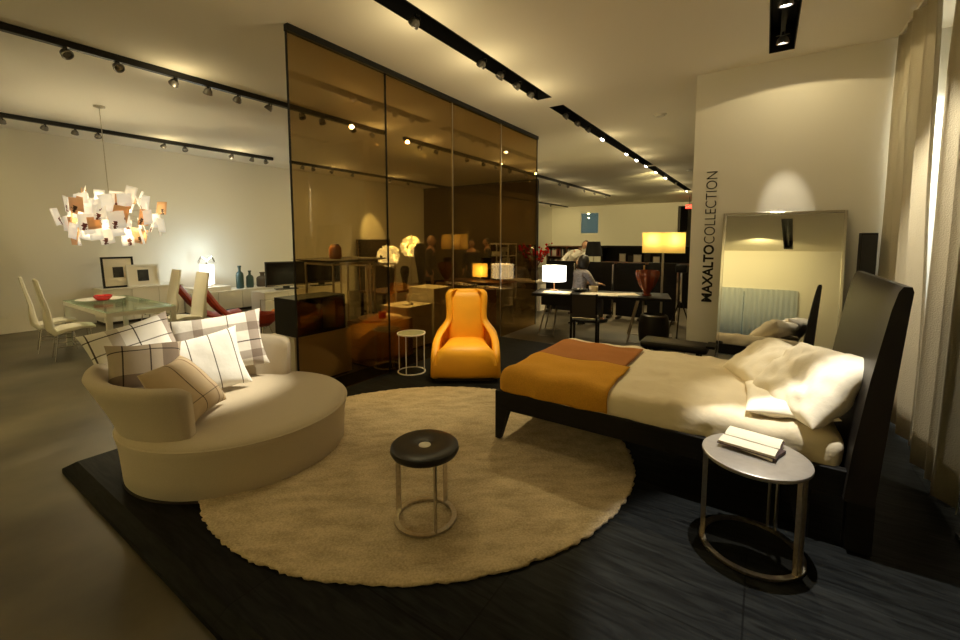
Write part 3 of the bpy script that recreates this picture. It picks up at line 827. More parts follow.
# ------------------------------------------------------------------ curtains
def curtain(y0, y1, x, amp, waves, z0, z1, label, seed, lean=0.0):
    bm = bm_(); n = waves*14; nz = 14; vg = []
    for j in range(nz+1):
        v = j/nz; z = z0+(z1-z0)*v; row = []
        for i in range(n+1):
            u = i/n
            ph = 2*PI*waves*u + .8*noise.noise(Vector((u*4, v*1.2, seed)))
            a = amp*(.75+.35*noise.noise(Vector((u*6, seed, 1))))*(1-.25*v)
            yy = y0+(y1-y0)*u + lean*(1-v)*(1-u) + .02*math.sin(ph*2+v)
            row.append(bm.verts.new((x+a*math.sin(ph)+.03*noise.noise(Vector((u*3, v*2, seed))), yy, z)))
        vg.append(row)
    for j in range(nz):
        for i in range(n): bm.faces.new((vg[j][i], vg[j][i+1], vg[j+1][i+1], vg[j+1][i]))
    o = obj('curtain', bm, M['curtain'], None, True, angle=180)
    s = o.modifiers.new('thick', 'SOLIDIFY'); s.thickness = .004
    tag(o, label, 'curtain', 'linen curtains behind the bed')
curtain(4.74, 5.80, 1.0, .055, 4, .10, H-.03, 'cream linen curtain panel beside the white lettered wall', 3, lean=-.26)
curtain(3.34, 4.20, 1.0, .06, 3, .10, H-.03, 'cream linen curtain panel at the right edge, nearer the camera', 9, lean=.15)
tag(obj('curtain_rail', box(bm_(), .98, 1.02, 2.2, 5.84, H-.03, H-.001), M['white'], None, False), 'slim white curtain rail on the ceiling at the right', 'curtain rail')
t = thing('black_panel', 'tall black panel standing at the far right edge by the curtain', 'panel', (1.04, 2.95, .08))
obj('leaf', box(bm_(), -.02, .02, -.55, .34, .03, 1.62, .004), M['black'], t, False)
obj('foot', box(bm_(), -.10, .10, -.5, -.44, 0, .03), M['black'], t, False)
obj('foot', box(bm_(), -.10, .10, .24, .30, 0, .03), M['black'], t, False)
t = thing('loudspeaker', 'slim black column loudspeaker between the mirror wall and curtain', 'loudspeaker', (.855, 5.66, .08))
obj('cabinet', box(bm_(), -.06, .06, -.07, .10, .02, 1.68, .004), M['black'], t, False)
obj('grille', box(bm_(), -.055, .055, -.076, -.07, .05, 1.66), M['tv'], t, False)
obj('base', box(bm_(), -.09, .09, -.10, .12, 0, .02), M['black'], t, False)

# ------------------------------------------------------------------ bench in front of the mirror
t = thing('low_bench', 'low black leather bench with dark legs in front of the mirror', 'bench', (-.83, 5.38, .08))
obj('seat', softbox(bm_(), -.36, .36, -.17, .17, .33, .415, .03, (18, 10, 4)), M['leather_black'], t)
for x in (-.30, .27):
    for y in (-.13, .13):
        b = bm_(); bar(b, (x, y, 0), (x*.97, y*.97, .335), .035); obj('leg', b, M['wenge'], t, False)
obj('end_handle', box(bm_(), .34, .43, -.13, .13, .40, .43, .006), M['wenge'], t, False)
# ------------------------------------------------------------------ pendant of paper notes
t = thing('pendant_lamp', 'pendant lamp of many paper notes hanging over the glass dining table', 'pendant lamp', (-8.28, 2.24, H))
obj('canopy', lathe(bm_(), [(0, 0), (.07, 0), (.07, -.02), (.02, -.035), (0, -.035)], 24), M['steel'], t)
cz = -1.72
obj('cord', tube(bm_(), [(0, 0, -.03), (.05, .02, -1.25)], .006, 8), M['steel'], t)
obj('bulb', lathe(bm_(), [(0, .05), (.03, .04), (.05, 0), (.04, -.05), (0, -.07)], 16, (.05, .02, cz+.16)), M['glow'], t)
rng = random.Random(5)
notes = []
CVX, CVY = math.cos(R_(33.8)), math.sin(R_(33.8))
k = 0
while k < 92:
    a = rng.uniform(0, 2*PI); e = rng.uniform(-1, 1)
    rr = .50*(1-.30*e*e)*rng.uniform(.75, 1.05); zz = cz+.10+.36*e
    if k >= 80: rr = rng.uniform(.60, .74); zz = cz+rng.uniform(-.25, .30)
    x, y = .05+rr*math.cos(a), .02+rr*math.sin(a)
    w, h = rng.uniform(.13, .19), rng.uniform(.17, .26)
    bm = bm_()
    n = 4
    fr = [[bm.verts.new((w*(i/n-.5), .012*math.sin(PI*i/n)*rng.uniform(.5, 1.5), h*(j/3-.5))) for i in range(n+1)] for j in range(4)]
    for j in range(3):
        for i in range(n): bm.faces.new((fr[j][i], fr[j][i+1], fr[j+1][i+1], fr[j+1][i]))
    m = rng.choice(['paper_note', 'paper_note', 'paper_note', 'paper_ink', 'paper_ink', 'paper_ink', 'paper_note', 'paper_tan', 'paper_ink2'])
    o = obj('paper_note', bm, M[m], t, True, (x, y, zz), (rng.uniform(-.35, .35), rng.uniform(-.25, .25), a+PI/2+rng.uniform(-.5, .5)))
    s = o.modifiers.new('thick', 'SOLIDIFY'); s.thickness = .0012
    notes.append((x, y, zz)); k += 1
wb = bm_()
for x, y, z in notes: tube(wb, [(.05, .02, cz+.15), (x*.97, y*.97, z)], .0012, 4)
obj('wire_spray', wb, M['steel'], t, False)

# ------------------------------------------------------------------ dining table and chairs
tx0, tx1, ty0, ty1 = -9.22, -7.20, 1.86, 2.66
t = thing('dining_table', 'white framed glass topped dining table under the paper pendant', 'dining table', ((tx0+tx1)/2, (ty0+ty1)/2, 0))
hx, hy = (tx1-tx0)/2, (ty1-ty0)/2
obj('tabletop', box(bm_(), -hx, hx, -hy, hy, .715, .73, .003), M['glass_clear'], t, False)
bm = bm_(); fr = .05
box(bm, -hx, hx, -hy, -hy+fr, .655, .713); box(bm, -hx, hx, hy-fr, hy, .655, .713); box(bm, -hx, -hx+fr, -hy+fr, hy-fr, .655, .713); box(bm, hx-fr, hx, -hy+fr, hy-fr, .655, .713)
obj('apron', bm, M['white'], t, False)
for x in (-hx+.03, hx-.03):
    for y in (-hy+.03, hy-.03):
        obj('leg', box(bm_(), x-.03, x+.03, y-.03, y+.03, 0, .655), M['white'], t, False)
def dining_chair(label, loc, rz):
    t = thing('dining_chair', label, 'dining chair', loc, rz, 'white dining chairs')
    # front towards +Y; a tall S-curved back flowing into the seat
    side = [(.24, .44), (.10, .455), (-.08, .43), (-.17, .40), (-.215, .46), (-.225, .56), (-.235, .72), (-.275, .92), (-.315, 1.13), (-.32, 1.15)]
    th = [.035, .06, .07, .09, .09, .075, .055, .045, .04, .02]
    bm = bm_(); loops = []
    for i, (y, z) in enumerate(side):
        a = side[max(0, i-1)]; b = side[min(len(side)-1, i+1)]
        d = Vector((0, b[0]-a[0], b[1]-a[1])).normalized(); n = Vector((0, d.z, -d.y))*th[i]/2
        w = .20-.03*(i/9)
        c = Vector((0, y, z))
        loops.append([tuple(c+Vector((-w, 0, 0))+n*.6), tuple(c+Vector((-w*.85, 0, 0))+n), tuple(c+Vector((w*.85, 0, 0))+n), tuple(c+Vector((w, 0, 0))+n*.6),
                      tuple(c+Vector((w, 0, 0))-n*.6), tuple(c+Vector((w*.85, 0, 0))-n), tuple(c+Vector((-w*.85, 0, 0))-n), tuple(c+Vector((-w, 0, 0))-n*.6)])
    loft(bm, loops); obj('seat_shell', bm, M['white_leather'], t, True, angle=60)
    for s in (-1, 1):
        for y0, y1 in ((.18, .22), (-.14, -.20)):
            b = bm_(); tube(b, [(s*.16, y0, .42), (s*.18, y1, .005)], .009, 8); obj('leg', b, M['chrome'], t)
    b = bm_(); tube(b, [(-.17, .02, .20), (.17, .02, .20)], .007, 8); tube(b, [(-.175, .20, .20), (-.175, -.17, .20)], .007, 8); tube(b, [(.175, .20, .20), (.175, -.17, .20)], .007, 8)
    obj('stretcher', b, M['chrome'], t)
    return t
c0 = dining_chair('white high backed dining chair at the far left of the table', (-8.98, 1.70, 0), R_(-8))
dup(c0, (-8.22, 1.72, 0), R_(-6), 'second white high backed dining chair from the left')
dup(c0, (-8.80, 2.98, 0), PI, 'white high backed chair across the table, left of its pair')
dup(c0, (-7.75, 2.98, 0), PI+.1, 'white high backed chair nearest the red loungers')
t = thing('serving_plate', 'large white plate on the glass dining table', 'plate', (-8.72, 2.2, .731))
obj('dish', lathe(bm_(), [(0, 0), (.16, 0), (.30, .022), (.305, .026), (.16, .008), (0, .008)], 48), M['white'], t)
t = thing('red_bowl', 'small red bowl sitting on the white plate', 'bowl', (-8.62, 2.2, .741))
obj('body', lathe(bm_(), [(0, 0), (.07, 0), (.115, .05), (.12, .08), (.108, .08), (.07, .02), (0, .015)], 32), M['red_gloss'], t)
obj('foot_ring', lathe(bm_(), [(.05, -.001), (.06, -.001), (.06, .004), (.05, .004)], 24, closed=True), M['red_gloss'], t)

# low wall units with frames, lamp, bottles
def cabinet(name, label, x0, x1, y0, y1, z1, nd, m='white'):
    t = thing(name, label, 'cabinet', (x0, y0, 0))
    obj('carcass', box(bm_(), 0, x1-x0-.02, 0, y1-y0, .06, z1-.03), M[m], t, False)
    obj('top', box(bm_(), 0, x1-x0+.01, -.01, y1-y0+.01, z1-.03, z1, .004), M[m], t, False)
    obj('kickboard', box(bm_(), .0, x1-x0-.06, .02, y1-y0-.02, 0, .06), M['dark'], t, False)
    for k in range(nd):
        a = (y1-y0)*k/nd+.004; b = (y1-y0)*(k+1)/nd-.004
        obj('drawer_front', box(bm_(), x1-x0-.02, x1-x0, a, b, .065, z1-.035, .003), M[m], t, False)
    return t
cabinet('sideboard', 'taller pale sideboard along the left wall with two framed prints', -11.22, -10.65, 2.72, 4.10, .72, 3)
cabinet('sideboard', 'long low white sideboard along the left wall carrying the lamp and bottles', -11.0, -10.35, 4.14, 6.3, .50, 4)
cabinet('media_bench', 'low white bench carrying two black televisions', -9.35, -8.80, 4.9, 7.05, .56, 4)
def frame(label, loc, w, h, fm, tilt, sz):
    t = thing('framed_picture', label, 'picture frame', loc, rot=(0, -R_(tilt), 0)); f = .035
    for n, a in (('frame_side', (-w/2, -w/2+f, 0, h)), ('frame_side', (w/2-f, w/2, 0, h)), ('frame_bottom', (-w/2+f, w/2-f, 0, f)), ('frame_top', (-w/2+f, w/2-f, h-f, h))):
        obj(n, box(bm_(), 0, .025, a[0], a[1], a[2], a[3]), fm, t, False)
    obj('mount', box(bm_(), .004, .012, -w/2+f, w/2-f, f, h-f), M['matboard'], t, False)
    obj('print', box(bm_(), .012, .014, -sz/2, sz/2, h/2-sz*.62, h/2+sz*.62), M['photo'], t, False)
frame('black framed print leaning on the wall behind the dining table', (-10.83, 3.04, .722), .52, .62, M['black'], 7, .17)
frame('pale framed print leaning in front of the black framed one', (-10.74, 3.42, .722), .56, .45, M['white'], 7, .19)
t = thing('table_lamp', 'white glowing lamp with chrome arms on the low wall sideboard', 'table lamp', (-10.7, 4.62, .60))
obj('base', lathe(bm_(), [(0, 0), (.10, 0), (.10, .02), (.02, .03), (0, .03)], 28), M['chrome'], t)
obj('shade', lathe(bm_(), [(0, .06), (.14, .06), (.14, .50), (.13, .50), (.13, .08), (0, .08)], 36), M['shade_white'], t)
obj('stem', lathe(bm_(), [(.012, .03), (.012, .62)], 12), M['chrome'], t)
for a in (20, 120, 200, 300):
    a = R_(a); b = bm_(); tube(b, [(0, 0, .60), (.16*math.cos(a), .16*math.sin(a), .70), (.26*math.cos(a), .26*math.sin(a), .55)], .008, 6); obj('arm', b, M['chrome'], t)
tag(obj('lamp_plinth', box(bm_(), -11.0, -10.42, 4.2, 5.0, .501, .60, .004), M['white'], None, False), 'flat white box under the glowing lamp on the sideboard', 'plinth')
def bottle(label, loc, r, h, m, neck, cat='bottle'):
    t = thing('bottle', label, cat, loc, 0, 'bottles on the low sideboard')
    obj('body', lathe(bm_(), [(0, 0), (r*.9, 0), (r, .03), (r, h*.58), (r*.85, h*.68), (neck, h*.76), (neck, h*.93), (0, h*.93)], 28), M[m], t)
    obj('lip', lathe(bm_(), [(0, h*.93), (neck*1.35, h*.93), (neck*1.35, h), (0, h)], 20), M[m], t)
bottle('tall dark teal bottle, left of three on the sideboard', (-10.6, 5.30, .501), .085, .55, 'teal', .03)
bottle('shorter teal bottle in the middle of three on the sideboard', (-10.6, 5.54, .501), .085, .42, 'teal', .028)
bottle('squat taupe jar, right of three on the sideboard', (-10.6, 5.86, .501), .14, .36, 'taupe', .05)
def tv(label, loc, w, h, rz):
    t = thing('television', label, 'television', loc, rz, 'televisions on the white bench')
    obj('bezel', box(bm_(), -.03, .03, -w/2, w/2, .07, .07+h, .006), M['tv'], t, False)
    obj('screen', box(bm_(), .03, .033, -w/2+.03, w/2-.03, .12, .07+h-.03), M['screen'], t, False)
    obj('speaker_bar', box(bm_(), .03, .036, -w/2+.02, w/2-.02, .078, .105), M['lens'], t, False)
    obj('stand', box(bm_(), -.10, .12, -w*.28, w*.28, 0, .02, .005), M['tv'], t, False)
    obj('neck', box(bm_(), -.02, .02, -.07, .07, .02, .07), M['tv'], t, False)
tv('black television on the white bench, left of the glass edge', (-9.05, 5.55, .561), .86, .56, R_(-20))
tv('black television on the white bench seen through the bronze glass', (-9.05, 6.48, .561), .92, .58, R_(-20))

# red scoop loungers
def red_chair(label, loc, rz):
    t = thing('red_lounger', label, 'lounge chair', loc, rz, 'red scoop loungers')
    side = [(.42, .22), (.20, .20), (.0, .21), (-.14, .28), (-.26, .42), (-.38, .62), (-.44, .72)]
    bm = bm_(); loops = []
    for i, (y, z) in enumerate(side):
        a = side[max(0, i-1)]; b = side[min(len(side)-1, i+1)]
        d = Vector((0, b[0]-a[0], b[1]-a[1])).normalized(); n = Vector((0, -d.z, d.y)); w = .27-.05*abs(i-2)/4
        L1 = []
        for k in range(9):
            u = -1+k/4; L1.append(tuple(Vector((w*u, y, z))+n*(.06*u*u)))
        L2 = [tuple(Vector(p)-n*.03) for p in reversed(L1)]
        loops.append(L1+L2)
    loft(bm, loops); obj('shell', bm, M['red'], t, True, angle=60)
    for s in (-1, 1):
        b = bm_(); tube(b, [(s*.2, .32, .18), (s*.24, .36, .005)], .012, 8); obj('leg', b, M['chrome'], t)
        b = bm_(); tube(b, [(s*.2, -.12, .25), (s*.24, -.30, .005)], .012, 8); obj('leg', b, M['chrome'], t)
    return t
r0 = red_chair('red scoop lounge chair nearer the white dining chair', (-8.97, 3.92, 0), R_(-12)); r0.scale = (1.2, 1.15, 1.15)
dup(r0, (-8.24, 4.02, 0), R_(-12), 'red scoop lounge chair on the right, beside the orange cushion')
t = thing('footstool', 'round orange topped footstool right of the red loungers', 'footstool', (-7.72, 4.70, 0))
obj('cushion', lathe(bm_(), [(0, .26), (.20, .26), (.25, .285), (.26, .31), (.24, .335), (.12, .35), (0, .352)], 40), M['orange_cloth'], t)
obj('column', lathe(bm_(), [(0, .012), (.02, .012), (.02, .26), (0, .26)], 14), M['chrome'], t)
obj('foot', lathe(bm_(), [(0, 0), (.19, 0), (.19, .012), (0, .014)], 32), M['chrome'], t)
t = thing('bucket_chair', 'small dark red bucket seat on chrome legs beyond the sofa', 'chair', (-6.95, 3.80, 0), R_(20))
obj('seat', lathe(bm_(), [(0, .24), (.12, .25), (.20, .32), (.22, .46), (.205, .46), (.18, .34), (.1, .28), (0, .275)], 36), M['red'], t)
for a in (45, 135, 225, 315):
    a = R_(a); b = bm_(); tube(b, [(.1*math.cos(a), .1*math.sin(a), .26), (.2*math.cos(a), .2*math.sin(a), .005)], .009, 8); obj('leg', b, M['chrome'], t)
b = bm_(); tube(b, [(-.15, .15, .45), (-.15, .16, .66), (.15, .16, .66), (.15, .15, .45)], .009, 8); obj('back_frame', b, M['chrome'], t)

# ------------------------------------------------------------------ display pieces beside and behind the glass
def block(name, label, x0, x1, y0, y1, z0, z1, m, cat='plinth'):
    t = thing(name, label, cat, ((x0+x1)/2, (y0+y1)/2, z0)); a, b = (x1-x0)/2, (y1-y0)/2
    obj('body', box(bm_(), -a, a, -b, b, .03, z1-z0-.02), M[m], t, False)
    obj('top', box(bm_(), -a-.004, a+.004, -b-.004, b+.004, z1-z0-.02, z1-z0, .002), M[m], t, False)
    obj('recessed_foot', box(bm_(), -a+.03, a-.03, -b+.03, b-.03, 0, .03), M['dark'], t, False)
block('display_plinth', 'white plinth behind the sofa at the left edge of the bronze glass', -4.78, -4.32, 2.72, 3.50, 0, .585, 'plinth')
t = thing('glass_cube', 'black framed smoked glass cube on the white plinth', 'display cube', (-4.55, 3.10, .586))
obj('base', box(bm_(), -.21, .21, -.34, .34, 0, .02), M['black'], t, False)
obj('top', box(bm_(), -.21, .21, -.34, .34, .41, .43), M['black'], t, False)
obj('back_panel', box(bm_(), -.21, -.19, -.34, .34, .02, .41), M['black'], t, False)
obj('side_panel', box(bm_(), -.19, .21, -.34, -.32, .02, .41), M['black'], t, False)
obj('side_panel', box(bm_(), -.19, .21, .32, .34, .02, .41), M['black'], t, False)
obj('divider', box(bm_(), -.19, .20, -.02, .02, .02, .41), M['black'], t, False)
obj('glass_front', box(bm_(), .195, .205, -.32, .32, .02, .41), M['glass_clear'], t, False)
obj('glass_block', box(bm_(), -.10, .12, .05, .26, .021, .36, .01), M['frosted'], t, False)
def etagere(label, x0, x1, y0, y1, h, shelves, name='display_stand', r=.011, m='steel', top=None, z0=0):
    t = thing(name, label, 'display stand', (x0, y0, z0)); w, d = x1-x0, y1-y0
    for x in (r, w-r):
        for y in (r, d-r): obj('post', box(bm_(), x-r, x+r, y-r, y+r, 0, h), M[m], t, False)
    for k, z in enumerate(shelves):
        bm = bm_(); box(bm, 2*r, w-2*r, 0, 2*r, z-r, z+r); box(bm, 2*r, w-2*r, d-2*r, d, z-r, z+r); box(bm, 0, 2*r, 2*r, d-2*r, z-r, z+r); box(bm, w-2*r, w, 2*r, d-2*r, z-r, z+r)
        obj('rail', bm, M[m], t, False)
        if top: obj('shelf', box(bm_(), 2*r, w-2*r, 2*r, d-2*r, z-r, z+r), M[top], t, False)
    return t
etagere('tall steel framed stand with dark tray just behind the first glass panel', -5.34, -4.72, 3.56, 4.30, 1.38, [.03, 1.36])
tag(obj('serving_tray', loft(bm_(), [[(-5.32, 3.58, 1.382), (-4.74, 3.58, 1.382), (-4.74, 4.28, 1.382), (-5.32, 4.28, 1.382)], [(-5.42, 3.40, 1.425), (-4.55, 3.40, 1.425), (-4.55, 4.42, 1.425), (-5.42, 4.42, 1.425)]]), M['dark'], None, False), 'wide dark tray resting on top of the tall steel stand', 'tray')
t = thing('ceramic_jar', 'terracotta coloured jar on the dark tray behind the glass', 'jar', (-4.95, 3.78, 1.426))
obj('body', lathe(bm_(), [(0, 0), (.07, 0), (.085, .03), (.085, .15), (.06, .185), (0, .185)], 28), mat('terracotta', (.42, .16, .06), .6), t)
obj('lid', lathe(bm_(), [(0, .185), (.062, .185), (.05, .205), (.0, .21)], 24), M['walnut'], t)
etagere('narrow steel frame stand between the tray stand and tan plinth', -5.85, -5.2, 4.55, 5.2, 1.30, [.03, 1.28], name='display_stand')
block('display_plinth', 'tan plinth carrying a plate and red bowl behind the glass', -4.66, -4.06, 3.72, 4.36, 0, .60, 'tan')
t = thing('serving_plate', 'wide wooden plate on the tan plinth behind the glass', 'plate', (-4.36, 4.04, .601))
obj('dish', lathe(bm_(), [(0, 0), (.14, 0), (.29, .022), (.295, .028), (.14, .010), (0, .010)], 40), M['sheet'], t)
t = thing('red_cup', 'small red cup on the plate behind the bronze glass', 'cup', (-4.34, 4.06, .612))
obj('body', lathe(bm_(), [(0, 0), (.05, 0), (.055, .09), (.048, .09), (.044, .01), (0, .01)], 24), M['red_gloss'], t)
obj('rim', lathe(bm_(), [(.047, .088), (.057, .088), (.057, .094), (.047, .094)], 24, closed=True), M['red_gloss'], t)
block('display_plinth', 'pale plinth with a small white bottle left of the orange chair', -4.95, -4.40, 4.60, 5.18, 0, .67, 'plinth')
block('display_plinth', 'taller pale plinth behind the orange chair back, left side', -4.95, -4.40, 5.24, 5.72, 0, .90, 'plinth')
t = thing('white_carafe', 'small white bottle with wide foot on the pale plinth', 'carafe', (-4.62, 4.86, .671))
obj('body', lathe(bm_(), [(0, 0), (.09, 0), (.085, .02), (.03, .05), (.018, .09), (.016, .16), (0, .16)], 28), M['white'], t)
obj('lip', lathe(bm_(), [(0, .158), (.02, .158), (.02, .168), (0, .168)], 20), M['white'], t)
block('display_plinth', 'brown wooden plinth behind the glass, right of the orange chair', -4.95, -4.30, 5.98, 7.0, 0, .74, 'walnut')
for k, (y, r) in enumerate([(6.2, .06), (6.42, .07), (6.66, .055)]):
    t = thing('small_dish', 'small white dish on the brown plinth, %s from the orange chair' % ORD[k], 'dish', (-4.55, y, .741), 0, 'small dishes on the brown plinth')
    obj('bowl', lathe(bm_(), [(0, 0), (r*.5, 0), (r, .04), (r*.9, .04), (r*.4, .01), (0, .01)], 24), M['white'], t)
    obj('foot', lathe(bm_(), [(r*.3, -.0005), (r*.45, -.0005), (r*.45, .004), (r*.3, .004)], 18, closed=True), M['white'], t)
# console with globe lamps and dark vases
t = thing('console_table', 'long dark console table behind the glass with globe lamps', 'console table', (-6.85, 6.1, 0))
obj('top', box(bm_(), -.38, .38, 0, 2.4, .55, .59, .004), M['walnut'], t, False)
for x in (-.34, .34):
    for y in (.05, 2.35): obj('leg', box(bm_(), x-.025, x+.025, y-.025, y+.025, 0, .55), M['dark'], t, False)
obj('lower_shelf', box(bm_(), -.34, .34, .08, 2.32, .12, .15), M['dark'], t, False)
def globe_lamp(label, loc, h, r):
    t = thing('globe_lamp', label, 'table lamp', loc, 0, 'globe lamps behind the glass')
    obj('base', lathe(bm_(), [(0, 0), (.10, 0), (.10, .015), (.015, .025), (0, .025)], 28), M['chrome'], t)
    obj('stem', lathe(bm_(), [(0, .02), (.010, .02), (.010, h-r*.6), (0, h-r*.6)], 12), M['steel'], t)
    bm = bm_(); rg = random.Random(int(h*100))
    for k in range(110):
        a = rg.uniform(0, 2*PI); e = rg.uniform(-1, 1); s = (1-e*e)**.5
        d = Vector((s*math.cos(a), s*math.sin(a), e)); c = d*r*rg.uniform(.82, 1)
        u = d.orthogonal().normalized(); u.rotate(Matrix.Rotation(rg.uniform(0, 6), 3, d)); v = d.cross(u); q = r*.30
        ring = [bm.verts.new(Vector((0, 0, h))+c+(u*math.cos(2*PI*i/7)+v*math.sin(2*PI*i/7))*q*rg.uniform(.7, 1.1)+d*q*.18*(-1)**i) for i in range(7)]
        ce = bm.verts.new(Vector((0, 0, h))+c+d*q*-.2)
        for i in range(7): bm.faces.new((ce, ring[i], ring[(i+1) % 7]))
    obj('petal_globe', bm, M['globe'], t, False)
    obj('bulb', lathe(bm_(), [(0, .04), (.035, .02), (.04, 0), (.03, -.04), (0, -.05)], 14, (0, 0, h)), M['glow'], t)
globe_lamp('petal globe lamp behind the seam of the first and second glass panels', (-6.85, 6.62, .591), .74, .24)
globe_lamp('petal globe lamp on a tall stem, right of the other globe', (-7.02, 7.52, .591), .93, .25)
def paddle(label, loc, w, h, rz):
    t = thing('dark_vase', label, 'vase', loc, rz, 'dark vases on the console')
    obj('body', lathe(bm_(), [(0, 0), (w*.22, 0), (w*.2, h*.12), (w*.34, h*.45), (w*.5, h*.74), (w*.47, h*.9), (w*.3, h*.985), (0, h)], 28, sy=.5), M['wenge'], t)
    obj('foot', lathe(bm_(), [(0, 0), (w*.3, 0), (w*.28, .014), (0, .014)], 20), M['wenge'], t)
paddle('short dark leaf shaped vase, first of three on the console', (-6.58, 6.42, .591), .22, .50, R_(70))
paddle('short dark leaf shaped vase, middle of three on the console', (-6.58, 6.84, .591), .20, .52, R_(40))
paddle('tall dark leaf shaped vase beside the standing person', (-6.58, 7.38, .591), .32, 1.02, R_(40))
t = thing('leaning_board', 'dark board leaning on the left wall under a spotlight, behind glass', 'board', (-11.18, 10.1, .0), rot=(0, -R_(3), 0))
obj('panel', box(bm_(), .10, .14, -.75, .75, .0, 1.68, .004), M['dark'], t, False)
obj('edge_strip', box(bm_(), .141, .145, -.74, -.70, .02, 1.66), M['tan'], t, False)
t = thing('picture_book', 'tan portfolio cards propped upright on the console behind glass', 'portfolio', (-6.98, 6.22, .591), R_(20))
obj('front_card', box(bm_(), -.01, .0, -.13, .13, .0, .50), M['tan'], t, False)
for k in range(3): obj('window_cut', box(bm_(), .001, .004, -.07, .07, .06+k*.15, .16+k*.15), M['dark'], t, False)
obj('back_card', box(bm_(), -.05, -.03, -.15, .11, .0, .52), M['paper'], t, False)

# side table of wire left of the orange chair
t = thing('wire_stool', 'slim white wire stool with ring base left of the orange chair', 'stool', (-3.525, 3.76, .08)); t.scale = (.86, .86, 1)
obj('ring_base', lathe(bm_(), [(.185, 0), (.20, 0), (.20, .012), (.185, .012)], 48, closed=True), M['white'], t)
obj('top_ring', lathe(bm_(), [(.185, .47), (.20, .47), (.20, .485), (.185, .485)], 48, closed=True), M['white'], t)
obj('top_glass', lathe(bm_(), [(0, .474), (.186, .474), (.186, .482), (0, .482)], 48), M['frosted'], t)
for a in (20, 110, 200, 290):
    a = R_(a); b = bm_(); tube(b, [(.192*math.cos(a), .192*math.sin(a), .006), (.192*math.cos(a), .192*math.sin(a), .475)], .007, 8); obj('leg', b, M['white'], t)

# shelf unit, yellow lamp, desk, red plant seen through the last panels
t = etagere('steel shelf unit with white boxes, seen through the last glass panels', -6.7, -6.0, 10.4, 10.9, 1.58, [.3, .95, 1.22, 1.56], name='shelf_unit', r=.014, m='white', top='dark')
for k, (x, z, w, h) in enumerate([(-6.45, 1.235, .34, .10), (-6.25, 1.336, .10, .13), (-6.20, .965, .12, .20), (-6.42, .965, .14, .08)]):
    tag(obj('white_box', box(bm_(), x-w/2, x+w/2, 10.5, 10.75, z, z+h, .004), M['white'], None, False),
        ['long white box lying on the upper shelf behind glass', 'small white box standing on the long one behind glass', 'upright white box on the lower shelf behind glass', 'low white box left on the lower shelf behind glass'][k], 'box', 'white boxes on the shelf unit')
t = thing('writing_desk', 'dark writing desk carrying the yellow lamp behind the glass', 'desk', (-5.45, 8.2, 0))
obj('top', box(bm_(), -.85, .75, -.35, .35, .70, .735, .004), M['walnut'], t, False)
for x in (-.8, .7):
    for y in (-.3, .3): obj('leg', box(bm_(), x-.022, x+.022, y-.022, y+.022, 0, .70), M['steel'], t, False)
t = thing('table_lamp', 'square yellow shaded table lamp glowing behind the glass', 'table lamp', (-5.42, 8.1, .736), R_(33.8))
bm = bm_(); box(bm, -.17, .17, -.12, .12, .10, .40); bmesh.ops.delete(bm, geom=[f for f in bm.faces if abs(f.normal.z) > .5], context='FACES'); obj('shade', bm, M['shade_yellow'], t, False)
obj('base', box(bm_(), -.08, .08, -.06, .06, 0, .015), M['dark'], t, False)
obj('stem', lathe(bm_(), [(.008, .015), (.008, .3)], 10), M['steel'], t)
t = thing('console_table', 'pale topped console right behind the last glass panel', 'console table', (-4.95, 9.3, 0))
obj('top', box(bm_(), -.5, .62, -.3, .3, .66, .70, .004), M['plinth'], t, False)
for x in (-.45, .57): obj('side_panel', box(bm_(), x-.03, x+.03, -.28, .28, 0, .66), M['plinth'], t, False)
t = thing('flower_vase', 'vase of red blossoms and twigs at the end of the glass', 'flower vase', (-4.62, 9.3, .701))
obj('vase', lathe(bm_(), [(0, 0), (.08, 0), (.11, .1), (.07, .24), (.09, .28), (.08, .28), (.06, .24), (0, .05)], 24), M['taupe'], t)
rg = random.Random(3); bl = bm_()
for k in range(16):
    a = rg.uniform(0, 2*PI); l = rg.uniform(.4, .85); tip = Vector((l*.55*math.cos(a), l*.45*math.sin(a), .28+l*.75))
    obj('twig', tube(bm_(), [(0, 0, .2), tip*.5+Vector((0, 0, .12)), tip], .006, 5), M['walnut'], t)
    for q in range(5):
        c = tip*(rg.uniform(.75, 1.0))+Vector((rg.uniform(-.06, .06), rg.uniform(-.06, .06), rg.uniform(-.03, .06)))
        bmesh.ops.create_icosphere(bl, subdivisions=1, radius=rg.uniform(.02, .045), matrix=Matrix.Translation(c))
b_ = obj('blossoms', bl, M['red_gloss'], t); b_['kind'] = 'stuff'

# ------------------------------------------------------------------ far right: desk, screens, lamps
t = thing('work_desk', 'long black work desk on steel trestle legs behind the bed', 'desk', (-2.35, 7.25, 0), R_(14))
obj('top', box(bm_(), -1.12, 1.12, -.38, .38, .71, .76, .004), M['wenge'], t, False)
obj('drawer', box(bm_(), -.95, -.2, -.36, .30, .56, .71), M['wenge'], t, False)
for x in (-.86, .62):
    b = bm_(); tube(b, [(x+.02, -.26, .71), (x-.14, -.32, .012), (x+.12, -.32, .012), (x+.10, .28, .71)], .014, 8); obj('leg', b, M['steel'], t)
    b = bm_(); tube(b, [(x+.02, .26, .71), (x-.14, .32, .012), (x+.12, .32, .012)], .014, 8); obj('leg', b, M['steel'], t)
t = thing('table_lamp', 'table lamp with a bright white drum shade on the black desk', 'table lamp', (-3.18, 7.20, .761), R_(33.8))
obj('shade', lathe(bm_(), [(.215, .17), (.215, .45)], 36), M['shade_white'], t)
obj('stem', lathe(bm_(), [(0, .01), (.010, .01), (.010, .36), (0, .36)], 12), M['walnut'], t)
obj('base', lathe(bm_(), [(0, 0), (.075, 0), (.075, .014), (0, .016)], 28), M['walnut'], t)
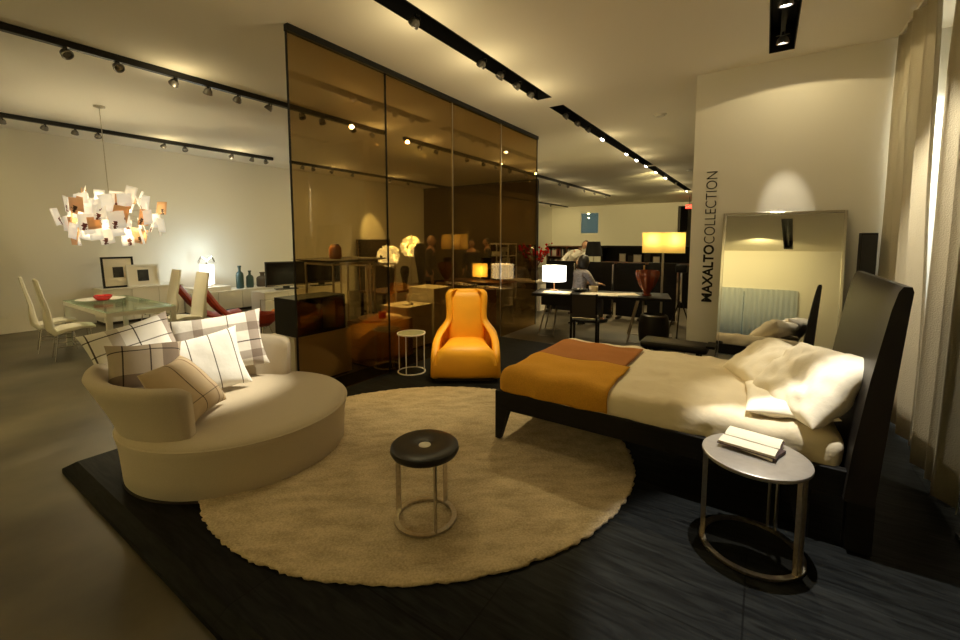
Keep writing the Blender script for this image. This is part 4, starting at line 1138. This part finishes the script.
sp = bm_(); tube(sp, [(-.215, 0, .35), (.215, 0, .35)], .004, 6); obj('shade_spider', sp, M['steel'], t)
def sheet_of_paper(label, loc, rz, w=.30, h=.42):
    bm = bm_(); n = 6; g = [[bm.verts.new((w*(i/n-.5), h*(j/n-.5), .003+.006*abs(noise.noise(Vector((i*.6, j*.5, loc[0])))))) for j in range(n+1)] for i in range(n+1)]
    for i in range(n):
        for j in range(n): bm.faces.new((g[i][j], g[i+1][j], g[i+1][j+1], g[i][j+1]))
    o = obj('paper_sheet', bm, M['paper'], None, True, loc, (0, 0, rz)); s = o.modifiers.new('t', 'SOLIDIFY'); s.thickness = .002; s.offset = 1
    tag(o, label, 'paper', 'papers on the black desk')
sheet_of_paper('paper sheet at the left end of the black desk by the lamp', (-3.0, 6.92, .762), .3, .5, .34)
sheet_of_paper('paper sheet in the middle of the desk above the chair', (-2.3, 7.1, .762), .2, .62, .4)
sheet_of_paper('crumpled paper right of centre on the desk by the amber vase', (-1.92, 7.30, .762), .5, .40, .34)
t = thing('desk_tray', 'small dark tray of oddments on the desk between the papers', 'tray', (-2.70, 7.24, .764), R_(14))
obj('dish', lathe(bm_(), [(0, 0), (.10, 0), (.15, .05), (.14, .05), (.09, .012), (0, .012)], 28), M['black'], t)
for k in range(5): obj('oddment', softbox(bm_(), -.03+k*.03-.05, -.03+k*.03-.01, -.05, .05, .012, .05+.01*(k % 2), .01, (4, 4, 3)), M['white_inlay'] if k % 2 else M['black'], t)
t = thing('candle_pot', 'small cream pot on the desk in front of the seated person', 'pot', (-2.50, 7.38, .762))
obj('pot', lathe(bm_(), [(0, 0), (.075, 0), (.082, .10), (.074, .10), (.07, .02), (0, .02)], 28), M['sheet'], t)
obj('wax', lathe(bm_(), [(0, .08), (.072, .08), (0, .082)], 24), M['paper'], t)
t = thing('amber_vase', 'fluted amber glass vase at the right end of the desk', 'vase', (-1.60, 7.42, .761))
bm = bm_(); loops = []
for z, r in ((0, .07), (.012, .075), (.03, .05), (.08, .07), (.18, .13), (.30, .17), (.38, .175), (.42, .16)):
    loops.append([((r*(1+.12*(z/.42)*math.cos(9*2*PI*k/54)))*math.cos(2*PI*k/54), (r*(1+.12*(z/.42)*math.cos(9*2*PI*k/54)))*math.sin(2*PI*k/54), z) for k in range(54)])
loops.append([(x*.9, y*.9, z) for x, y, z in loops[-1]]); loops.append([(x*.35, y*.35, .06) for x, y, z in loops[-1]])
obj('bowl', loft(bm, loops), M['vase_amber'], t)
obj('foot', lathe(bm_(), [(0, -.0005), (.078, -.0005), (.078, .012), (0, .012)], 28), M['vase_amber'], t)
t = thing('desk_chair', 'dark desk chair with pale seat pad at the black desk', 'chair', (-2.30, 6.42, 0), R_(14))
obj('seat', box(bm_(), -.21, .21, -.21, .22, .42, .455, .008), M['wenge'], t, False)
obj('seat_pad', softbox(bm_(), -.19, .19, -.18, .20, .455, .49, .015, (10, 10, 3)), M['paper'], t)
obj('backrest', loft(bm_(), [[(-.20, -.225, .50), (.20, -.225, .50), (.20, -.20, .50), (-.20, -.20, .50)], [(-.20, -.25, .86), (.20, -.25, .86), (.20, -.225, .86), (-.20, -.225, .86)]]), M['dark'], t, False)
for x in (-.19, .19):
    b = bm_(); bar(b, (x, .19, 0), (x, .19, .42), .035); obj('leg', b, M['wenge'], t, False)
    b = bm_(); bar(b, (x, -.19, 0), (x, -.20, .45), .035); bar(b, (x, -.20, .45), (x, -.25, .87), .032); obj('leg', b, M['wenge'], t, False)
def screen_panel(label, x0, x1, y, h, rz=0):
    t = thing('screen_panel', label, 'screen panel', ((x0+x1)/2, y, 0), rz, 'dark screens behind the desk'); w = (x1-x0)/2
    obj('leaf', box(bm_(), -w, w, -.02, .02, .06, h, .004), M['wenge'], t, False)
    obj('chrome_edge', box(bm_(), w-.035, w-.005, -.026, .026, .0, h-.04), M['chrome'], t, False)
    for x in (-w+.06, w-.08): obj('foot', box(bm_(), x-.03, x+.03, -.14, .14, 0, .05), M['dark'], t, False)
screen_panel('dark screen panel behind the white desk lamp, leftmost of the row', -4.24, -3.52, 9.15, 1.20)
screen_panel('dark screen panel behind the seated person, second of the row', -3.46, -2.66, 9.15, 1.20)
screen_panel('dark screen panel behind the amber vase, third of the row', -2.60, -2.02, 9.15, 1.20)
screen_panel('taller dark screen panel behind the floor lamp pole', -1.96, -1.38, 9.15, 1.22)
t = thing('floor_lamp', 'floor lamp with wide rectangular glowing yellow shade', 'floor lamp', (-1.46, 7.9, 0), R_(12))
bm = bm_(); box(bm, -.34, .34, -.11, .11, 1.46, 1.81); bmesh.ops.delete(bm, geom=[f for f in bm.faces if abs(f.normal.z) > .5], context='FACES'); obj('shade', bm, M['shade_yellow'], t, False)
for x in (-.19, .19): obj('bulb', lathe(bm_(), [(0, .05), (.035, .03), (.045, 0), (.03, -.05), (0, -.06)], 16, (x, 0, 1.64)), M['glow'], t)
obj('pole', box(bm_(), -.018, .018, -.018, .018, .02, 1.64), M['steel'], t, False)
obj('crossbar', box(bm_(), -.21, .21, -.012, .012, 1.56, 1.585), M['steel'], t, False)
obj('base', box(bm_(), -.19, .19, -.14, .14, 0, .02, .004), M['steel'], t, False)
t = thing('tub_chair', 'black round tub chair below the yellow floor lamp', 'armchair', (-1.36, 6.85, 0), R_(30)); t.scale = (.78, .78, .95)
obj('shell', lathe(bm_(), [(0, .06), (.20, .06), (.27, .14), (.29, .30), (.28, .46), (.25, .56), (.20, .58), (.185, .50), (.18, .36), (0, .36)], 40), M['leather_black'], t)
obj('seat_cushion', lathe(bm_(), [(0, .36), (.17, .36), (.18, .40), (.15, .43), (0, .44)], 32), M['leather_black'], t)
obj('base', lathe(bm_(), [(0, 0), (.20, 0), (.20, .03), (.03, .06), (0, .06)], 32), M['chrome'], t)
t = thing('tripod_stand', 'thin black tripod stand with chrome neck left of the white wall', 'tripod', (-1.17, 8.0, 0))
for a in (30, 150, 270):
    a = R_(a); b = bm_(); tube(b, [(.02*math.cos(a), .02*math.sin(a), .62), (.24*math.cos(a), .24*math.sin(a), .008)], .012, 8); obj('leg', b, M['black'], t)
obj('neck', lathe(bm_(), [(0, .6), (.022, .6), (.016, 1.12), (0, 1.12)], 16), M['chrome'], t)
obj('head', box(bm_(), -.09, .09, -.05, .05, 1.12, 1.26, .02), M['black'], t)
t = thing('floor_lamp', 'floor lamp with black tapered shade beyond the dark screens', 'floor lamp', (-3.32, 9.75, 0))
obj('shade', lathe(bm_(), [(.205, 1.30), (.145, 1.64)], 36), M['black'], t)
obj('shade_lining', lathe(bm_(), [(.199, 1.302), (.140, 1.638)], 36), M['paper'], t)
obj('pole', lathe(bm_(), [(0, .02), (.012, .02), (.012, 1.62), (0, 1.62)], 12), M['steel'], t)
obj('base', lathe(bm_(), [(0, 0), (.14, 0), (.14, .02), (0, .022)], 32), M['steel'], t)
sp = bm_(); tube(sp, [(-.16, 0, 1.56), (.16, 0, 1.56)], .004, 6); obj('shade_spider', sp, M['steel'], t)
# bookshelf with individual books
t = thing('bookcase', 'brown wooden bookcase against the far wall right of the glass', 'bookcase', (-6.5, 14.0, 0))
W_ = 1.20
obj('side_panel', box(bm_(), 0, .04, 0, .32, 0, 1.46), M['walnut'], t, False)
obj('side_panel', box(bm_(), W_-.04, W_, 0, .32, 0, 1.46), M['walnut'], t, False)
obj('middle_panel', box(bm_(), .74, .77, 0, .31, .03, 1.42), M['walnut'], t, False)
obj('back_panel', box(bm_(), .04, W_-.04, .31, .325, .03, 1.46), M['walnut'], t, False)
for z in (.0, .36, .72, 1.07, 1.42): obj('shelf', box(bm_(), .04, W_-.04, 0, .31, z, z+.03), M['walnut'], t, False)
rg = random.Random(9)
bookm = [mat('book_cloth_%d' % k, c, .7) for k, c in enumerate([(.75, .70, .58), (.68, .64, .55), (.30, .06, .04), (.08, .07, .07), (.55, .45, .30)])]
names_c = ['cream', 'ivory', 'red', 'dark', 'tan']
cnt = 0
for si, z in enumerate((.39, .75, 1.10)):
    for c0_, c1_ in ((.06, .72), (.79, 1.14)):
        x = c0_
        while x < c1_-.05:
            w = rg.uniform(.035, .06); h = rg.uniform(.19, .28); ci = rg.choice([0, 0, 0, 1, 1, 1, 4, 4, 2, 3])
            if rg.random() < .82:
                o = obj('book', box(bm_(), -6.5+x, -6.5+x+w, 14.04, 14.24, z+.001, z+h), bookm[ci], None, False)
                tag(o, '%s spined book standing in the brown bookcase beside others of its colour' % names_c[ci], 'book', '%s books in the brown bookcase' % names_c[ci]); cnt += 1
            x += w+.004
# black display cabinet at the back
t = thing('display_cabinet', 'long black display cabinet with open niche below the pale far wall', 'cabinet', (-1.92, 11.4, 0))
obj('carcass', box(bm_(), -1.75, 1.65, .30, .5, 0, 1.52), M['wenge'], t, False)
obj('top', box(bm_(), -1.75, 1.65, -.05, .30, 1.46, 1.52), M['wenge'], t, False)
obj('niche_shelf', box(bm_(), -1.75, 1.65, -.05, .30, 1.05, 1.09), M['walnut'], t, False)
for x in (-1.75, -.25, 1.60): obj('divider', box(bm_(), x, x+.05, -.05, .30, 1.09, 1.46), M['wenge'], t, False)
obj('lower_body', box(bm_(), -1.75, 1.65, -.03, .30, 0, 1.05), M['wenge'], t, False)
for k, (x, w, h) in enumerate([(.35, .16, .22), (.58, .12, .17), (.78, .20, .20), (1.05, .14, .25), (1.30, .16, .16)]):
    t = thing('photo_frame', 'small photo frame in the black cabinet niche, %s from the left' % ORD[k], 'photo frame', (-3.45+x*.9, 11.5, 1.091), 0, 'photo frames in the black cabinet')
    obj('frame', box(bm_(), -w/2, w/2, 0, .02, 0, h), M['dark' if k % 2 else 'steel'], t, False)
    obj('print', box(bm_(), -w/2+.02, w/2-.02, -.004, 0, .02, h-.02), M['matboard'] if k % 2 == 0 else M['photo'], t, False)

# ------------------------------------------------------------------ people
def skin_body(name, pts, edges, m, parent, root, sub=2):
    me = bpy.data.meshes.new(name); me.from_pydata([p[0] for p in pts], edges, [])
    o = bpy.data.objects.new(name, me); COL.objects.link(o)
    md = o.modifiers.new('skin', 'SKIN'); md.use_smooth_shade = True
    for i, p in enumerate(pts):
        v = me.skin_vertices[0].data[i]; r = p[1]; v.radius = r if isinstance(r, tuple) else (r, r)
        v.use_root = (i == root)
    o.modifiers.new('sub', 'SUBSURF').levels = sub
    dg = bpy.context.evaluated_depsgraph_get(); dg.update()
    me2 = bpy.data.meshes.new_from_object(o.evaluated_get(dg)); bpy.data.objects.remove(o)
    me2.name = name
    return obj_me(name, me2, m, parent, True, angle=180)
def head_mesh():
    bm = bm_(); bmesh.ops.create_uvsphere(bm, u_segments=28, v_segments=20, radius=1)
    for v in bm.verts:
        x, y, z = v.co
        k = 1-.28*max(0, -z)**1.5
        X, Y, Z = x*.076*k, y*.098*(1-.12*max(0, -z)), z*.118
        if y < -.3:   # face towards -Y: brow, sockets, nose, mouth
            Y += -.026*math.exp(-((x/.16)**2+((z+.12)/.20)**2))
            Y += .010*math.exp(-(((abs(x)-.36)/.16)**2+((z-.06)/.13)**2))
            Y += -.006*math.exp(-((x/.3)**2+((z+.50)/.08)**2))
            Y += -.010*math.exp(-((x/.28)**2+((z+.82)/.15)**2))
        v.co = (X, Y, Z)
    for s in (-1, 1):
        bmesh.ops.create_uvsphere(bm, u_segments=10, v_segments=8, radius=1, matrix=Matrix.Translation((s*.078, .008, -.008)) @ Matrix.Diagonal((.012, .022, .032, 1)))
    return bm
def hand_edges(pts, edges, wi, wrist, dirn, side):
    """palm and five fingers of unequal length rooted at wrist index wi"""
    d = Vector(dirn).normalized(); s = Vector(side).normalized(); n = d.cross(s)
    w = Vector(wrist); pi = len(pts)
    pts.append((tuple(w+d*.055), (.020, .030))); edges.append((wi, pi))
    for k, (off, l) in enumerate(((-.026, .070), (-.009, .080), (.009, .076), (.025, .060))):
        a = w+d*.085+s*off; b = a+d*l*.5-n*.008; c = b+d*l*.45-n*.022
        i = len(pts); pts += [(tuple(a), .0095), (tuple(b), .0085), (tuple(c), .007)]; edges += [(pi, i), (i, i+1), (i+1, i+2)]
    a = w+d*.03-s*.035; b = a+d*.032-s*.014; i = len(pts)
    pts += [(tuple(a), .011), (tuple(b), .009)]; edges += [(pi, i), (i, i+1)]
def standing(label, loc, rz, coat, trous, hair, bald=False, h=1.78):
    t = thing('person', label, 'person', loc, rz); k = h/1.78
    pts = [((0, 0, .96), (.15, .11)), ((0, 0, 1.12), (.145, .105)), ((0, 0, 1.30), (.175, .115)), ((0, 0, 1.44), (.13, .09)), ((0, 0, 1.52), .055), ((0, -.01, 1.58), .052)]
    edges = [(0, 1), (1, 2), (2, 3), (3, 4), (4, 5)]
    hands = []
    for s in (-1, 1):
        i = len(pts); pts += [((s*.19, 0, 1.42), .068), ((s*.24, .02, 1.14), .050), ((s*.235, -.06, .90), .032)]; edges += [(3, i), (i, i+1), (i+1, i+2)]
        hands.append((i+2, (s*.235, -.06, .90), s))
        i = len(pts); pts += [((s*.095, 0, .86), .095), ((s*.10, -.01, .48), .062), ((s*.105, .01, .09), .042), ((s*.11, -.13, .045), .036)]; edges += [(0, i), (i, i+1), (i+1, i+2), (i+2, i+3)]
    for wi, w, s in hands: hand_edges(pts, edges, wi, w, (0, -.15, -1), (0, 1, 0))
    pts = [(tuple(Vector(p[0])*k), (tuple(q*k for q in p[1]) if isinstance(p[1], tuple) else p[1]*k)) for p in pts]
    b = skin_body('body', pts, edges, M['skin'], t, 0)
    # coat: torso and sleeves; trousers
    c = [((0, 0, .80), (.175, .135)), ((0, 0, .98), (.17, .13)), ((0, 0, 1.14), (.165, .122)), ((0, 0, 1.31), (.19, .13)), ((0, 0, 1.45), (.13, .10)), ((0, 0, 1.50), .068)]
    ce = [(0, 1), (1, 2), (2, 3), (3, 4), (4, 5)]
    for s in (-1, 1):
        i = len(c); c += [((s*.195, 0, 1.42), .08), ((s*.245, .02, 1.14), .062), ((s*.238, -.055, .92), .048)]; ce += [(4, i), (i, i+1), (i+1, i+2)]
    c = [(tuple(Vector(p[0])*k), (tuple(q*k for q in p[1]) if isinstance(p[1], tuple) else p[1]*k)) for p in c]
    skin_body('jacket', c, ce, M[coat], t, 1)
    c = [((0, 0, .94), (.16, .12))]; ce = []
    for s in (-1, 1):
        i = len(c); c += [((s*.098, 0, .84), .108), ((s*.102, -.01, .48), .078), ((s*.105, .008, .10), .062)]; ce += [(0, i), (i, i+1), (i+1, i+2)]
    c = [(tuple(Vector(p[0])*k), (tuple(q*k for q in p[1]) if isinstance(p[1], tuple) else p[1]*k)) for p in c]
    skin_body('trousers', c, ce, M[trous], t, 0)
    for s in (-1, 1):
        bm = softbox(bm_(), s*.108*k-.045, s*.108*k+.045, -.19, .06, .0, .09, .035, (6, 10, 5)); obj('shoe', bm, M['black'], t)
    obj('head', head_mesh(), M['skin'], t, True, (0, -.02*k, 1.665*k), angle=180)
    if not bald:
        bm = bm_(); bmesh.ops.create_uvsphere(bm, u_segments=24, v_segments=14, radius=1)
        bmesh.ops.delete(bm, geom=[v for v in bm.verts if v.co.z < -.45 or (v.co.y < -.45 and v.co.z < .45)], context='VERTS')
        for v in bm.verts: v.co = (v.co.x*.084, v.co.y*.106+.006, v.co.z*.124)
        obj('hair', bm, M[hair], t, True, (0, -.02*k, 1.672*k), angle=180)
    return t
standing('bald person in a dark coat standing behind the second glass panel', (-6.05, 7.10, 0), R_(120), 'coat', 'trousers', None, True)
standing('person in black with dark hair behind the glass, right of the bald one', (-6.7, 9.6, 0), R_(20), 'coat_black', 'trousers', 'hair_dark', h=1.68)
standing('person in black standing nearest the shelf unit behind the glass', (-6.45, 10.0, 0), R_(-50), 'coat_black', 'trousers', 'hair_dark', h=1.72)

def seated(label, loc, rz):
    t = thing('person', label, 'person', loc, rz)
    c = [((0, .06, .56), (.16, .12)), ((0, .04, .74), (.14, .105)), ((0, .0, .92), (.165, .11)), ((0, -.03, 1.04), (.115, .085)), ((0, -.04, 1.10), .052), ((0, -.06, 1.15), .050)]
    e = [(0, 1), (1, 2), (2, 3), (3, 4), (4, 5)]; hs = []
    for s in (-1, 1):
        i = len(c); c += [((s*.175, -.02, 1.01), .062), ((s*.22, -.14, .80), .046), ((s*.13, -.36, .80), .030)]; e += [(3, i), (i, i+1), (i+1, i+2)]
        hs.append((i+2, (s*.13, -.36, .80)))
        i = len(c); c += [((s*.10, -.02, .54), .092), ((s*.12, -.40, .52), .065), ((s*.12, -.42, .10), .042), ((s*.12, -.54, .045), .034)]; e += [(0, i), (i, i+1), (i+1, i+2), (i+2, i+3)]
    for wi, w in hs: hand_edges(c, e, wi, w, (0, -1, -.1), (1, 0, 0))
    skin_body('body', c, e, M['skin'], t, 0)
    c = [((0, .06, .54), (.175, .135)), ((0, .04, .74), (.155, .12)), ((0, .0, .92), (.18, .125)), ((0, -.03, 1.05), (.115, .092)), ((0, -.04, 1.085), .06)]
    e = [(0, 1), (1, 2), (2, 3), (3, 4)]
    for s in (-1, 1):
        i = len(c); c += [((s*.178, -.02, 1.01), .074), ((s*.222, -.14, .81), .058), ((s*.15, -.30, .80), .044)]; e += [(3, i), (i, i+1), (i+1, i+2)]
    skin_body('shirt', c, e, M['shirt_stripe'], t, 0)
    c = [((0, .05, .53), (.16, .11))]; e = []
    for s in (-1, 1):
        i = len(c); c += [((s*.10, -.02, .54), .105), ((s*.12, -.40, .52), .080), ((s*.12, -.42, .10), .06)]; e += [(0, i), (i, i+1), (i+1, i+2)]
    skin_body('trousers', c, e, M['trousers'], t, 0)
    obj('head', head_mesh(), M['skin'], t, True, (0, -.10, 1.235), (R_(15), 0, 0), angle=180)
    bm = bm_(); bmesh.ops.create_uvsphere(bm, u_segments=28, v_segments=18, radius=1)
    bmesh.ops.delete(bm, geom=[v for v in bm.verts if v.co.z < -.85 or (v.co.y < -.50 and v.co.z < .35)], context='VERTS')
    for v in bm.verts:
        q = 1.0+.10*noise.noise(v.co*3); v.co = (v.co.x*.112*q, v.co.y*.125*q+.02, v.co.z*.165*q-.02)
    obj('hair', bm, M['hair_dark'], t, True, (0, -.09, 1.245), angle=180)
    for s in (-1, 1):
        obj('shoe', softbox(bm_(), s*.12-.045, s*.12+.045, -.60, -.36, 0, .085, .03, (6, 10, 5)), M['black'], t)
    return t
seated('seated person with dark hair and striped shirt behind the black desk', (-3.02, 8.12, 0), R_(150))
t = thing('stool', 'dark round stool under the seated person in stripes', 'stool', (-3.02, 8.12, 0), R_(150))
obj('seat', lathe(bm_(), [(0, .39), (.17, .39), (.18, .41), (.17, .435), (0, .435)], 32, (0, .08, 0)), M['dark'], t)
obj('column', lathe(bm_(), [(0, .02), (.02, .02), (.02, .39), (0, .39)], 14, (0, .08, 0)), M['chrome'], t)
obj('base', lathe(bm_(), [(0, 0), (.17, 0), (.17, .02), (0, .022)], 28, (0, .08, 0)), M['chrome'], t)

def leaning(label, loc, rz):
    t = thing('person', label, 'person', loc, rz)
    # torso bent sideways towards local +X
    def B(x, y, z):
        k = max(0, z-.95); return (x+.75*k, y-.18*k, .95+(z-.95)*.80 if z > .95 else z)
    c = [(B(0, 0, .96), (.15, .11)), (B(0, 0, 1.12), (.145, .105)), (B(0, 0, 1.30), (.17, .115)), (B(0, 0, 1.44), (.125, .09)), (B(0, 0, 1.52), .052), (B(0, -.01, 1.58), .05)]
    e = [(0, 1), (1, 2), (2, 3), (3, 4), (4, 5)]; hs = []
    for s in (-1, 1):
        i = len(c); c += [(B(s*.18, 0, 1.42), .064), (B(s*.22, -.16, 1.2), .048), (B(s*.16, -.36, 1.12), .031)]; e += [(3, i), (i, i+1), (i+1, i+2)]; hs.append((i+2, B(s*.16, -.36, 1.12)))
        i = len(c); c += [((s*.095, 0, .86), .095), ((s*.10, -.01, .48), .062), ((s*.105, .01, .09), .042), ((s*.11, -.13, .045), .036)]; e += [(0, i), (i, i+1), (i+1, i+2), (i+2, i+3)]
    for wi, w in hs: hand_edges(c, e, wi, w, (.2, -1, -.2), (1, 0, 0))
    skin_body('body', c, e, M['skin'], t, 0)
    c = [(B(0, 0, .90), (.17, .13)), (B(0, 0, 1.0), (.168, .128)), (B(0, 0, 1.14), (.16, .12)), (B(0, 0, 1.31), (.185, .128)), (B(0, 0, 1.45), (.125, .096)), (B(0, 0, 1.50), .064)]
    e = [(0, 1), (1, 2), (2, 3), (3, 4), (4, 5)]
    for s in (-1, 1):
        i = len(c); c += [(B(s*.185, 0, 1.42), .078), (B(s*.225, -.16, 1.2), .060), (B(s*.17, -.32, 1.13), .046)]; e += [(4, i), (i, i+1), (i+1, i+2)]
    skin_body('shirt', c, e, M['shirt_white'], t, 1)
    c = [((0, 0, .94), (.16, .12))]; e = []
    for s in (-1, 1):
        i = len(c); c += [((s*.098, 0, .84), .108), ((s*.102, -.01, .48), .078), ((s*.105, .008, .10), .062)]; e += [(0, i), (i, i+1), (i+1, i+2)]
    skin_body('trousers', c, e, M['trousers'], t, 0)
    hp = B(0, -.02, 1.69)
    obj('head', head_mesh(), M['skin'], t, True, hp, (0, R_(25), 0), angle=180)
    bm = bm_(); bmesh.ops.create_uvsphere(bm, u_segments=24, v_segments=14, radius=1)
    bmesh.ops.delete(bm, geom=[v for v in bm.verts if v.co.z < -.45 or (v.co.y < -.45 and v.co.z < .45)], context='VERTS')
    for v in bm.verts: v.co = (v.co.x*.086, v.co.y*.108+.008, v.co.z*.126+.008)
    obj('hair', bm, M['hair_brown'], t, True, hp, (0, R_(25), 0), angle=180)
    for s in (-1, 1):
        obj('shoe', softbox(bm_(), s*.108-.045, s*.108+.045, -.19, .06, 0, .09, .035, (6, 10, 5)), M['black'], t)
leaning('person in a white shirt bending sideways beyond the dark screens', (-4.45, 10.6, 0), R_(34))

# ------------------------------------------------------------------ sheer curtains on the rear window (seen in the mirror)
def sheer(x0, x1, label):
    bm = bm_(); n = 70; vg = []
    for z in (.30, 2.45): vg.append([bm.verts.new((x0+(x1-x0)*i/n, YN+.10+.03*math.sin(i*.9), z)) for i in range(n+1)])
    for i in range(n): bm.faces.new((vg[0][i], vg[0][i+1], vg[1][i+1], vg[1][i]))
    o = obj('sheer_curtain', bm, M['sheer'], None, True, angle=180); s = o.modifiers.new('t', 'SOLIDIFY'); s.thickness = .003
    tag(o, label, 'curtain', 'sheer curtains on the rear window')
sheer(-2.55, -1.02, 'pale sheer curtain reflected at the left of the mirror')
sheer(-1.0, .34, 'pale sheer curtain reflected at the right of the mirror')
# ------------------------------------------------------------------ light
WARM = (1, .80, .33); HAL = (1, .80, .42); COOL = (1, .90, .68)
def S(name, loc, tgt, e, size=40, blend=.5, color=HAL, radius=.03): return light('SPOT', name, loc, e, color, tgt, size, blend, radius)
zL = H-.26; zS = H-.14
# short slot: bed pillows / side table, wall wash, mirror
S('spot_bed', (.05, 4.36, zS), (.18, 3.20, .65), 150, 24, .7, COOL, .02)
S('spot_curtain', (.05, 4.36, zS), (1.02, 4.35, 1.85), 260, 48, .7, COOL, .02)
S('spot_floor', (.05, 2.72, zS), (.34, 2.16, .1), 360, 36, .3, (1, .96, .86), .02)
S('spot_wall', (.20, 5.20, zS), (.20, 5.22, 0), 9, 155, .06, HAL, .015)
S('spot_mirror', (.05, 5.0, zS), (.17, 5.85, 2.02), 60, 20, .8, COOL, .02)
# slot above the rug
S('spot_sofa', (XC, 2.95, zS), (-3.70, 1.62, .7), 470, 24, .8, COOL)
S('spot_rug', (XC, 4.02, zS), (-2.9, 3.3, .1), 130, 40, .8)
S('spot_chair', (XC, 3.6, zS), (-2.95, 4.15, .9), 150, 24, .6)
S('spot_blanket', (XC, 5.2, zS), (-.9, 3.6, .5), 150, 42, .8)
S('spot_rug_near', (XC, 2.2, zS), (-2.0, 2.0, .1), 24, 70, 1)
for y in (8.2, 9.9, 10.8, 11.8): S('spot_desk', (XC, y, zS), (-2.8, y-.9, .8), 120, 90, .8)
for y in (13.0, 14.4, 18.8): S('spot_far', (XC, y, zS), (-4.5, y+5, 1.5), 130, 100, .9, WARM)
# tracks
for y in (2.3, 5.35): S('spot_near_track', (XA, y, zL), (-9.6, y-.3, .8), 34, 95, .9, WARM)
for y in (3.66, 4.95, 7.6, 9.8, 12.2): S('spot_wall_track', (XB, y, zL), (XL, y+.1, 1.2), 6, 110, .9, WARM)
S('spot_wall_track', (XB, 1.5, zL), (XL, 1.2, 1.2), 6, 120, .9, WARM)
for y in (6.6, 9.5, 11.2): S('spot_long_track', (XA, y, zL), (-8.6, y, .5), 80, 110, .9, WARM)
for y in (16.0, 17.2): S('spot_long_track', (XA, y, zL), (-6.5, 24.5, 1.6), 120, 85, .9, WARM)
for y in (17, 22): S('spot_short_track', (XB, y, zL), (-10, 24.9, 1.6), 60, 95, .9, WARM)
# display pieces beyond the glass
S('display_fill', (XA, 3.45, zL), (-4.35, 3.7, .4), 380, 45, .7, WARM)  # this and the next are added to brighten the display pieces
S('display_fill', (XA, 4.9, zL), (-4.6, 5.0, .5), 380, 45, .7, WARM)
S('spot_board', (XB, 9.8, zL), (-11.2, 10.1, 2.0), 160, 34, .7, WARM)
S('bookcase_fill', (XA, 13.2, zL), (-6.0, 14.1, 1.0), 60, 50, .8, HAL)  # added spot, no lit head there, to brighten the bookcase
S('people_fill', (-3.6, 9.0, zL), (-4.3, 10.6, 1.2), 60, 50, .8, HAL)  # added spot without a fixture, brightening the leaning figure
# added spots behind the camera; their bounce off the rear wall is fill
for x, e in ((-8.5, 190), (-5.5, 190), (-2.8, 120), (-.6, 100)): S('rear_fill', (x, -2.2, zL), (x, YN-.2, 2.9), e, 120, .9, WARM)
# bare points added under the heads to brighten the ceiling
for x, y in ((XA, 2.3), (XA, 5.35), (XB, 3.66), (XB, 4.95), (XB, 7.6), (XB, 9.8), (XA, 6.6), (XA, 9.5), (XA, 11.2), (XC, 8.2), (XC, 9.9), (XC, 10.8), (XA, 16), (XA, 17.2)):
    light('POINT', 'ceiling_fill', (x+.12, y, H-.30), 3.2 if x < -5 else 1.8, HAL, radius=.02)
for y in (2.95, 4.0, 5.1): light('POINT', 'ceiling_fill', (XC, y, H-.42), 5, HAL, radius=.03)  # points added below the rug slot to lift the ceiling tone
S('spot_left_floor', (XA, 1.0, zL), (-5.0, .9, 0), 70, 42, .35, WARM)
S('spot_left_floor', (XA, .2, zL), (-6.4, .4, 0), 70, 46, .35, WARM)
for x, y in ((XC, 13.0), (XC, 14.6), (XC, 16.4), (XC, 18.8), (XA, 13.6), (XA, 18.6), (XB, 17), (XB, 19.5), (XB, 22)): light('POINT', 'ceiling_fill', (x, y, H-.55), 3.2, HAL, radius=.03)  # more added points, evening out the far ceiling
# decorative lamps
light('POINT', 'pendant_bulb', (-8.23, 2.26, H-1.58), 60, (1, .84, .50), radius=.08)
light('POINT', 'wall_lamp_bulb', (-10.6, 4.62, 1.22), 14, (.75, .95, 1), radius=.05)
light('POINT', 'globe_bulb', (-6.85, 6.62, 1.33), 22, (1, .85, .40), radius=.06)
light('POINT', 'globe_bulb', (-7.02, 7.52, 1.52), 70, (1, .80, .22), radius=.06)
light('POINT', 'yellow_lamp_bulb', (-5.42, 8.1, .98), 9, WARM, radius=.04)
light('POINT', 'desk_lamp_bulb', (-3.18, 7.2, 1.08), 16, HAL, radius=.05)
for x in (-1.64, -1.28): light('POINT', 'floor_lamp_bulb', (x, 7.9+.21*(x+1.46), 1.70), 3, WARM, radius=.03)
light('POINT', 'black_lamp_bulb', (-3.32, 9.75, 1.48), 20, WARM, radius=.05)
S('curtain_gap_fill', (1.20, 5.3, H-.1), (1.35, 5.5, 2.5), 420, 75, .9, (.95, 1, .95))  # unseen spot added to whiten the wall showing through the curtain gap

# dusk sky beyond the windows
w = bpy.data.worlds.new('dusk'); SC.world = w; w.use_nodes = True
w.node_tree.nodes['Background'].inputs['Color'].default_value = (.20, .27, .30, 1)
w.node_tree.nodes['Background'].inputs['Strength'].default_value = .35

# ------------------------------------------------------------------ camera
cam = bpy.data.cameras.new('camera'); co = bpy.data.objects.new('camera', cam); COL.objects.link(co)
cam.sensor_width = 36; cam.lens = 36*424/960; cam.shift_y = -44/960; cam.clip_start = .05; cam.clip_end = 100
co.location = (0, 0, 1.70); co.rotation_euler = (PI/2-math.atan(37/424), 0, R_(33.8))
SC.camera = co
SC.view_settings.view_transform = 'Standard'; SC.view_settings.look = 'None'; SC.view_settings.gamma = 1
SC.view_settings.use_curve_mapping = False
SC.view_settings.exposure = 0.52
try:
    SC.cycles.max_bounces = 10; SC.cycles.diffuse_bounces = 5; SC.cycles.glossy_bounces = 5; SC.cycles.transparent_max_bounces = 16
    SC.cycles.sample_clamp_indirect = 4.0; SC.cycles.caustics_reflective = False; SC.cycles.caustics_refractive = False
    SC.cycles.use_denoising = True
except Exception: pass
